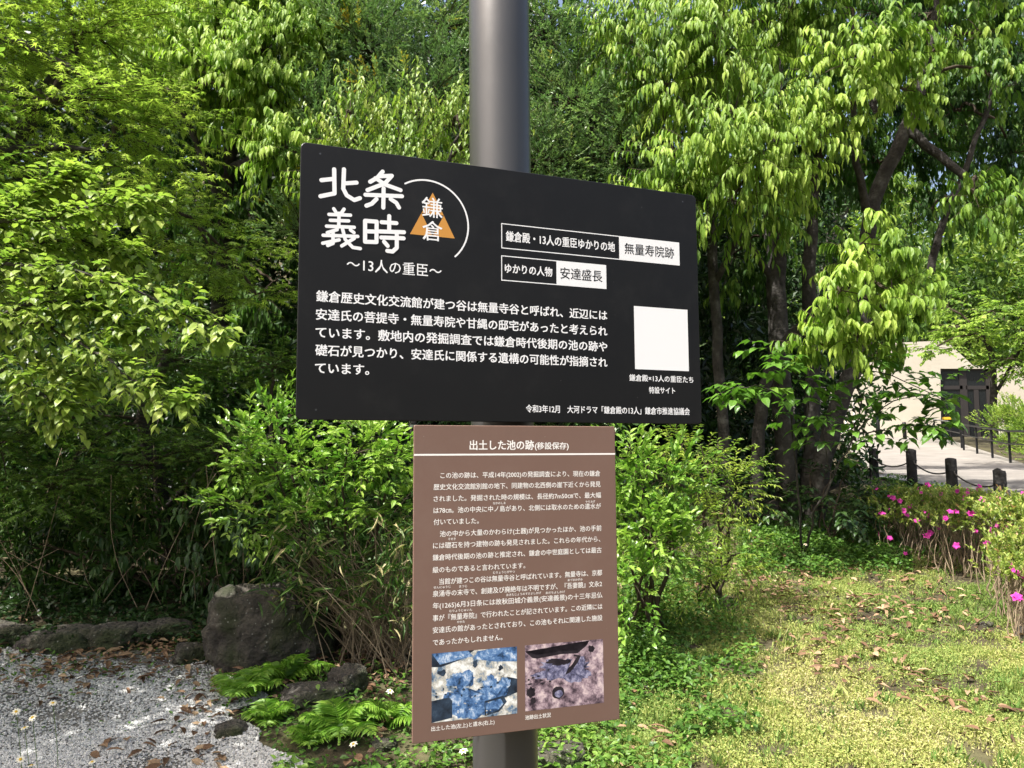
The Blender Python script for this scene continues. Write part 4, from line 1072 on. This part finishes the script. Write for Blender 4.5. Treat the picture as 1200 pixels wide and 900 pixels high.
cover('ground_cover', 15000, (330, 800, 3.2, 5.6), .038, .09, .55, LM['cover'], lambda x, y: np.where((x < -.42) & (y > 3.75), .12, 1.0))
cover('weeds', 17000, (725, 880, 4.0, 7.4), .04, .12, .42, LM['cover'], lambda x, y: np.clip(1.15 - (x - .5 - .12 * (y - 4)) * 1.1, 0, 1))
cover('lawn_edge_weeds', 9000, (860, 1060, 7.0, 8.8), .045, .16, .45, LM['cover'])
cover('dark_leaf_cover', 9000, (-40, 345, 5.3, 7.0), .05, .10, .5, LM['dark'])  # dark leaves added over sunlit soil to stand for shade
def tufts(n):
    y = 3.5 + 4.8 * rng.random(n) ** 1.2; x = .5 + rng.random(n) * (y * .62)
    m_ = lawn_mask(x, y); x, y = x[m_], y[m_]; n = len(x); k = 16
    g = np.stack([x, y, gz(x, y)], -1); g = np.repeat(g, k, 0) + rng.normal(size=(n * k, 3)) * np.array([.025, .025, 0])
    L = np.repeat(rng.uniform(.035, .10, n), k) * rng.uniform(.5, 1.2, n * k)
    mb = MB(); leaves(mb, g, UP + rvec(n * k) * .6, rvec(n * k), L * .8, .004, np.clip(np.repeat(rng.normal(.32, .15, n), k) + rng.normal(size=n * k) * .12, 0, 1), 'fold')
    tag(mb.build('grass_tufts', LM['grass']), kind='stuff')
tufts(420)
cover('bank_cover', 9000, (930, 1120, 7.6, 10.4), .05, .14, .5, LM['cover'], lambda x, y: (x < 5.1) * 1.0)
cover('fern_bed_cover', 3500, (255, 480, 3.4, 5.0), .03, .04, .4, LM['cover'], lambda x, y: (~gravel_in(x, y)) * .6)
cover('gravel_weeds', 5000, (-20, 330, 3.6, 5.6), .026, .04, .45, LM['cover'], lambda x, y: np.clip((y - 4.2) * .6 + .14, 0, 1))

# small white daisies
PETAL = plain('white_petal', (.80, .76, .60), .6, 0, .2); YOLK = plain('yellow_centre', (.6, .38, .04), .7, 0, .2); GST = plain('green_stem', (.10, .17, .04), .7, 0, .2)
def daisy(label, c, g, r=.013, pet=9, group='white daisies at the gravel edge'):
    t = plant('daisy', label, 'flower', g, group)
    mb = MB(); tube(mb, bend([g, (g + c) / 2 + np.array([.01, .01, 0]), c]), .0014, 4, cap=False); mb.build('stem', GST, t)
    th = np.arange(pet) / pet * 6.283; nn = norm(UP + rng.normal(size=3) * .25 - np.array([0, .35, 0]))
    e1 = norm(np.cross(nn, [1, .1, 0])); e2 = np.cross(nn, e1)
    mb = MB(); leaves(mb, np.repeat(c[None], pet, 0), np.cos(th)[:, None] * e1 + np.sin(th)[:, None] * e2 + nn * .12, np.repeat(nn[None], pet, 0), r, r * .55, .5, 'leaf'); mb.build('petals', PETAL, t)
    mb = MB(); tube(mb, [c - nn * .001, c + nn * .003, c + nn * .0045], [r * .36, r * .32, r * .1], 10); mb.build('flower_centre', YOLK, t)
for lab, px, py, d in (('daisy furthest right and highest of the group at the lower left', 62, 824, 3.3), ('daisy nearest the left edge in the upper pair', 19, 834, 3.25), ('daisy with open head just right of the upper pair', 38, 841, 3.2), ('daisy below the open headed one', 29, 853, 3.15),
                       ('daisy low in the lower left corner', 24, 890, 3.1), ('daisy at the bottom edge right of the corner one', 37, 897, 3.1), ('lone daisy low on the gravel by the bottom edge', 108, 893, 3.3)):
    c = P(px, py, d); g = gpt(c[0] + .02, c[1] + .03)
    daisy(lab, c, g, .017)
for lab, px, py, d in (('white flower in the weeds beside the left edge of the brown board', 457, 810, 4.2), ('white flower among the ferns nearest the photo bottom', 414, 872, 3.8), ('white flower close to the pole foot', 543, 880, 3.6), ('tall white flower in shade left of the oak trunk', 878, 622, 7.6), ('white flower in shade right of the sapling foot', 944, 638, 7.4), ('white flower near the azalea in the lawn edge', 1028, 637, 7.3)):
    c = P(px, py, d); daisy(lab, c, gpt(c[0], c[1]), .022, 7, 'white flowers in the weeds')

# ------------------------------------------------------------------ azaleas
MAG = leaf_mat('magenta_petal', [(0, (.40, .02, .20)), (1, (.72, .07, .42))], .3, .6, .2, (1, .6, 1))
def azalea(label, blobs, base_px, nst, flowers, seed):
    base = gpt(*base_px)
    t = plant('azalea', label, 'shrub', base, 'azaleas along the path')
    sm, lm, bm = MB(), MB(), MB()
    tops = []
    for bl in blobs:
        c = P(*bl[:3]); R = np.array([bl[3] * bl[2] / FPX, bl[5], bl[4] * bl[2] / FPX])
        n = int(nst * bl[6])
        e = c + in_ball(n, .5) * R
        for q in e:
            gx_ = q[0] + rng.normal() * .12; gy_ = q[1] + rng.normal() * .10
            s0 = gpt(gx_ * .8 + c[0] * .2, gy_ * .85 + c[1] * .15, -.02)
            p = bend([s0, s0 * .5 + q * .5 + rng.normal(size=3) * .05, q], jit=.006)
            tube(sm, p, np.linspace(.0055, .0022, len(p)), 4, cap=False)
        tops.append(e)
    tops = np.concatenate(tops)
    o = np.repeat(tops, 6, 0) + rng.normal(size=(len(tops) * 6, 3)) * np.array([.09, .09, .028]) + UP * .03
    sprays(lm, bm, o, rvec(len(o)) * .8 + UP * .8, .07, 8, .038, .017, 'up', .5, .24, 'fold', 0, .0013, .1)
    sm.build('stems', STEM, t); bm.build('twigs', STEM, t); lm.build('foliage', LM['azalea'], t)
    extra = [tuple(tops[j] + np.array([rng.normal() * .05, -.21, .07 + rng.normal() * .05])) for j in rng.choice(len(tops), 30, replace=False)]
    for fl in list(flowers) + extra:
        c = P(*fl) if fl in flowers else np.array(fl); mb = MB(); fr = rng.uniform(.024, .036) if fl in flowers else rng.uniform(.018, .032)
        for s_ in range(rng.integers(1, 3)):
            cc = c + rng.normal(size=3) * .01; nn = norm(np.array([-.3, -.8, .5]) + rng.normal(size=3) * .4)
            e1 = norm(np.cross(nn, UP)); e2 = np.cross(nn, e1); th = np.arange(5) / 5 * 6.283 + rng.random()
            leaves(mb, np.repeat(cc[None], 5, 0), np.cos(th)[:, None] * e1 + np.sin(th)[:, None] * e2 + nn * .35, np.repeat(nn[None], 5, 0), fr, fr * .9, np.clip(rng.normal(.6, .2, 5), 0, 1), 'leaf')
        mb.build('flower', MAG, t)
azalea('azalea bush at the left end of the row, beside the shaded undergrowth', [(1055, 590, 8.2, 32, 9, .3, 1), (1092, 589, 8.0, 38, 9, .3, 1.3), (1070, 608, 7.8, 44, 14, .25, .6)], (3.95, 8.0), 42,
       [(1029, 573, 8), (1048, 583, 7.9), (1062, 603, 7.7), (1033, 603, 7.8), (1082, 602, 7.6), (1030, 627, 7.6), (1041, 631, 7.6), (1060, 648, 7.4), (1075, 610, 7.6), (1055, 588, 7.7), (1090, 625, 7.4)], 1)
azalea('middle azalea bush of the row, in front of the wooden bollards', [(1130, 594, 7.4, 42, 10, .3, 1.3), (1170, 600, 7.0, 38, 11, .3, 1.3), (1125, 614, 7.0, 46, 16, .25, .6)], (3.95, 7.1), 44,
       [(1155, 605, 6.9), (1163, 601, 6.9), (1164, 622, 6.7), (1178, 618, 6.7), (1181, 598, 6.8), (1176, 630, 6.6), (1157, 638, 6.6), (1110, 605, 7.1), (1086, 627, 7.1), (1120, 640, 6.9)], 2)
azalea('azalea bush at the right edge, nearest to the camera', [(1200, 608, 6.3, 40, 16, .3, 1.2), (1205, 650, 5.7, 26, 18, .3, .7), (1245, 630, 5.8, 40, 30, .3, 1.0), (1195, 675, 5.4, 16, 12, .15, .3)], (3.6, 5.9), 85,
       [(1185, 612, 6.2), (1199, 625, 5.9), (1187, 663, 5.4), (1197, 672, 5.3), (1193, 700, 5.2), (1196, 640, 5.7), (1210, 610, 6)], 3)

# ------------------------------------------------------------------ bollards with rope, rails, building
WOODB = noise_mat('dark_bollard', [(.35, (.010, .009, .008)), (.6, (.028, .026, .024)), (.75, (.12, .115, .11))], 14, 9, .85, .5, 40)
IRON = plain('black_iron', (.012, .012, .013), .45, .3, .4)
ROPE = plain('dark_rope', (.05, .045, .04), .8, 0, .2)
bpos = []
for lab, y in (('wooden bollard half hidden by leaves, furthest along the path edge', 11.1), ('wooden bollard second furthest along the path edge', 10.05), ('wooden bollard second nearest along the path edge', 9.15), ('nearest wooden bollard, tallest in view, beside the azaleas', 8.25), ('', 7.35)):
    x = 5.03; z = H(x, y); bpos.append((x, y, z))
    if not lab: continue
    t = empty('bollard', (x, y, z), lab, 'bollard', 'bollards along the path')
    mb = MB(); zz = [-.1, 0, .25, .44, .475, .485]; rr = [.062, .062, .060, .061, .058, .03]
    tube(mb, [(x + rng.normal() * .002, y, z + a) for a in zz], rr, 20); mb.build('post', WOODB, t, True)
    mb = MB(); tube(mb, [(x, y, z + .33), (x, y, z + .345)], .064, 20); mb.build('rope_ring', IRON, t)
for i, lab in enumerate(('rope hanging between the two furthest bollards', 'rope hanging between the middle two bollards', 'rope hanging between the two nearest bollards', 'rope running from the nearest bollard out of the picture')):
    a, c = np.array(bpos[i]) + UP * .34, np.array(bpos[i + 1]) + UP * .34
    s = np.linspace(0, 1, 15)[:, None]; p = a * (1 - s) + c * s - UP * (.09 * 4 * s * (1 - s)); p[0, 1] -= .062; p[-1, 1] += .062
    mb = MB(); tube(mb, p, .009, 8); tag(mb.build('rope', ROPE, smooth=True, origin=a), lab, 'rope', 'ropes between the bollards')

def rail(label, posts, rail_h, m2):
    g = gpt(*posts[0]); t = empty('handrail', g, label, 'handrail', 'handrails beside the path')
    tops = []
    for x, y in posts:
        q = gpt(x, y); mb = MB(); tube(mb, [q - UP * .1, q + UP * (rail_h - .02)], .032, 8)
        tube(mb, [q + UP * (rail_h - .02), q + UP * rail_h], [.042, .042], 8); mb.build('post', IRON, t)
        tops.append(q)
    tops = np.array(tops)
    for hh, rr, m in ((rail_h + .02, .026, m2), (rail_h * .62, .018, IRON)):
        mb = MB(); tube(mb, tops + UP * hh + np.array([-.05, -.04, 0]), rr, 8); mb.build('rail', m, t)
GREYR = plain('grey_rail', (.30, .29, .28), .5, .2, .4)
def along(p0, p1, n): return [tuple(np.array(p0) * (1 - k / (n - 1)) + np.array(p1) * k / (n - 1)) for k in range(n)]
rail('far black handrail leading up to the building door', along((17.35, 33.2), (14.9, 26.4), 5), .80, GREYR)
rail('near black handrail below the yellowish hedge', along((14.4, 25.4), (11.2, 15.6), 7), .80, IRON)

# far posts on the plaza
for lab, px, d, h_ in (('black post standing alone before the pale wall', 1028, 30, 1.05), ('short black post right of the lone post before the pale wall', 1059, 32, .7)):
    x = (px - 600) / FPX * d; q = gpt(x, d); mb = MB(); tube(mb, [q - UP * .1, q + UP * (h_ - .03), q + UP * h_], [.075, .075, .05], 12)
    tag(mb.build('plaza_post', IRON, smooth=True, origin=q), lab, 'post', 'posts before the building')

# building
WALL = noise_mat('cream_stone_wall', [(.3, (.44, .40, .32)), (.7, (.50, .46, .38))], .8, 6, .9, .25, 9)
DARKF = plain('dark_window_frame', (.035, .03, .028), .5, .2, .4)
GLASS = plain('dark_glass', (.012, .014, .015), .08, 0, .5)
def extrude(mb, pts, depth):
    pts = np.array(pts); bmx = bmesh.new()
    vs = [bmx.verts.new(p) for p in pts]; f = bmx.faces.new(vs)
    r_ = bmesh.ops.extrude_face_region(bmx, geom=[f])
    for g_ in r_['geom']:
        if isinstance(g_, bmesh.types.BMVert): g_.co.y += depth
    bmesh.ops.triangulate(bmx, faces=bmx.faces[:]); bmx.verts.index_update(); bmesh.ops.recalc_face_normals(bmx, faces=bmx.faces[:])
    mb.add([v.co[:] for v in bmx.verts], [[v.index for v in f_.verts] for f_ in bmx.faces]); bmx.free()
D = 36.0
def W2(px, py): 
    q = P(px, py, D); return q
bld = empty('building', gpt(20, D), 'pale cream building with stepped roofline and dark glazed door beyond the path', 'building')
gl = lambda px: (lambda q: np.array([q[0], D, H(q[0], D) - .3]))(P(px, 500, D))
mb = MB()
out = [gl(978), W2(978, 456), W2(1008, 427), W2(1040, 421), W2(1043, 402), W2(1108, 399), W2(1140, 428), W2(1215, 428), gl(1215), gl(1164), W2(1164, 432), W2(1102, 432), gl(1102)]
extrude(mb, out, .45); mb.build('wall', WALL, bld)
mb = MB()
a, c = gl(978), gl(1215)
box_pts = [(a[0], D + .46, a[2]), (c[0], D + .46, c[2]), (c[0], D + 7, c[2]), (a[0], D + 7, a[2])]
zt = W2(1000, 432)[2]
V = [(x, y, z) for x, y, z in box_pts] + [(x, y, zt) for x, y, z in box_pts]
mb.add(V, None, [(0, 4, 5, 1), (1, 5, 6, 2), (2, 6, 7, 3), (3, 7, 4, 0)]); mb.build('body', plain('building_body', (.10, .095, .09), .9, 0, .2), bld)
mb = MB(); mb.add([(x, y, zt - .01) for x, y, z in box_pts], None, [(0, 1, 2, 3)]); mb.build('roof', plain('roof_grey', (.22, .21, .2), .9, 0, .2), bld)
dw = empty('door', gpt((1133 - 600) / FPX * D, D + .2) - np.array(bld.location), None, None); dw.parent = bld
def wbox(mb, px0, px1, py0, py1, y0, y1):
    a, c = P(px0, py1, D), P(px1, py0, D)
    V = [(x, y, z) for x in (a[0], c[0]) for y in (y0, y1) for z in (a[2], c[2])]
    mb.add(V, None, [(0, 1, 3, 2), (4, 6, 7, 5), (0, 4, 5, 1), (2, 3, 7, 6), (0, 2, 6, 4), (1, 5, 7, 3)])
mb = MB()
for r_ in ((1102.3, 1104.3, 432, 512), (1130.5, 1134.5, 432, 512), (1161.5, 1163.7, 432, 512), (1104.5, 1130.3, 451.5, 456), (1134.7, 1161.3, 451.5, 456), (1104.5, 1130.3, 432.3, 434.5), (1134.7, 1161.3, 432.3, 434.5), (1147, 1149, 456.3, 512)):
    wbox(mb, *r_, D + .16, D + .27)
mb.build('door_frame', DARKF, dw)
mb = MB(); wbox(mb, 1104.5, 1161.3, 434, 512, D + .20, D + .215); mb.build('glass', GLASS, dw)
mb = MB(); wbox(mb, 1106, 1126, 488.5, 491.5, D + .14, D + .155); mb.build('yellow_bar', plain('yellow_paint', (.75, .45, .03), .5), dw)

# white tubular rack left of the wall
t = empty('white_rack', gpt((995 - 600) / FPX * 32, 32), 'white tubular rack standing against the pale wall behind the oak', 'rack')
for px in (986, 991, 996, 1001):
    x = (px - 600) / FPX * 32; q = gpt(x, 32); mb = MB(); tube(mb, [q, q + UP * 1.75], .028, 8); mb.build('upright', plain('white_tube', (.7, .7, .68), .5), t)
mb = MB(); x0, x1 = (986 - 600) / FPX * 32, (1001 - 600) / FPX * 32
for hh in (.35, 1.72):
    tube(mb, [gpt(x0, 32, hh), gpt(x1, 32, hh)], .024, 8)
    mb.build('crossbar', bpy.data.materials['white_tube'], t); mb = MB()

# hedge and far maple right of the path
def hedge(label, blobs, base):
    t = plant('hedge', label, 'hedge', base); lm, bm = MB(), MB()
    crown(lm, bm, blobs, .075, .036, 'up', 'fold', 5.0, 10, .2, .25, .55, .14, 1, 0, .2, .8, None, .01, .5, 10)
    bm.build('branches', TWIG, t); lm.build('foliage', LM['newshoot'], t)
hedge('yellowish green hedge beside the near handrail', [(1172, 494, 26.5, 26, 18, .9), (1200, 490, 25, 30, 28, 1.0), (1225, 505, 23, 34, 34, 1.0), (1192, 512, 25.0, 26, 14, .7), (1222, 535, 21, 24, 22, .7), (1280, 500, 20, 50, 60, 1.5)], gpt(15.4, 23.5))
b10 = gpt(18.2, 30.0)
tree('far_maple', 'yellow green maple beyond the hedge, overlapping the pale building', b10,
     [(.16, .08, [b10 - UP * .2, b10 + UP * 1.5, P(1165, 420, 29.5), P(1150, 390, 29.0)]), (.08, .03, [b10 + UP * 1.6, P(1195, 410, 29), P(1210, 385, 29)])],
     [dict(blobs=[(1125, 382, 28.5, 36, 16, 1.2), (1160, 365, 29, 50, 18, 1.5), (1150, 395, 28.5, 40, 14, 1.2), (1195, 385, 29, 44, 24, 1.5), (1185, 420, 28.5, 36, 22, 1.2, -.15), (1095, 408, 28.2, 26, 8, .8), (1220, 420, 29, 40, 40, 1.5), (1110, 360, 30, 36, 14, 1.2)],
           L=.20, W=.12, style='flat', kind='fold', lai=3.4, nl=8, tl=.7, cr=.9, tint=.62, tvar=.12, flat=.25, droop=.1, young=.1, up=0, per=10, br=.03, twig_r=.008)], LM['maple'])
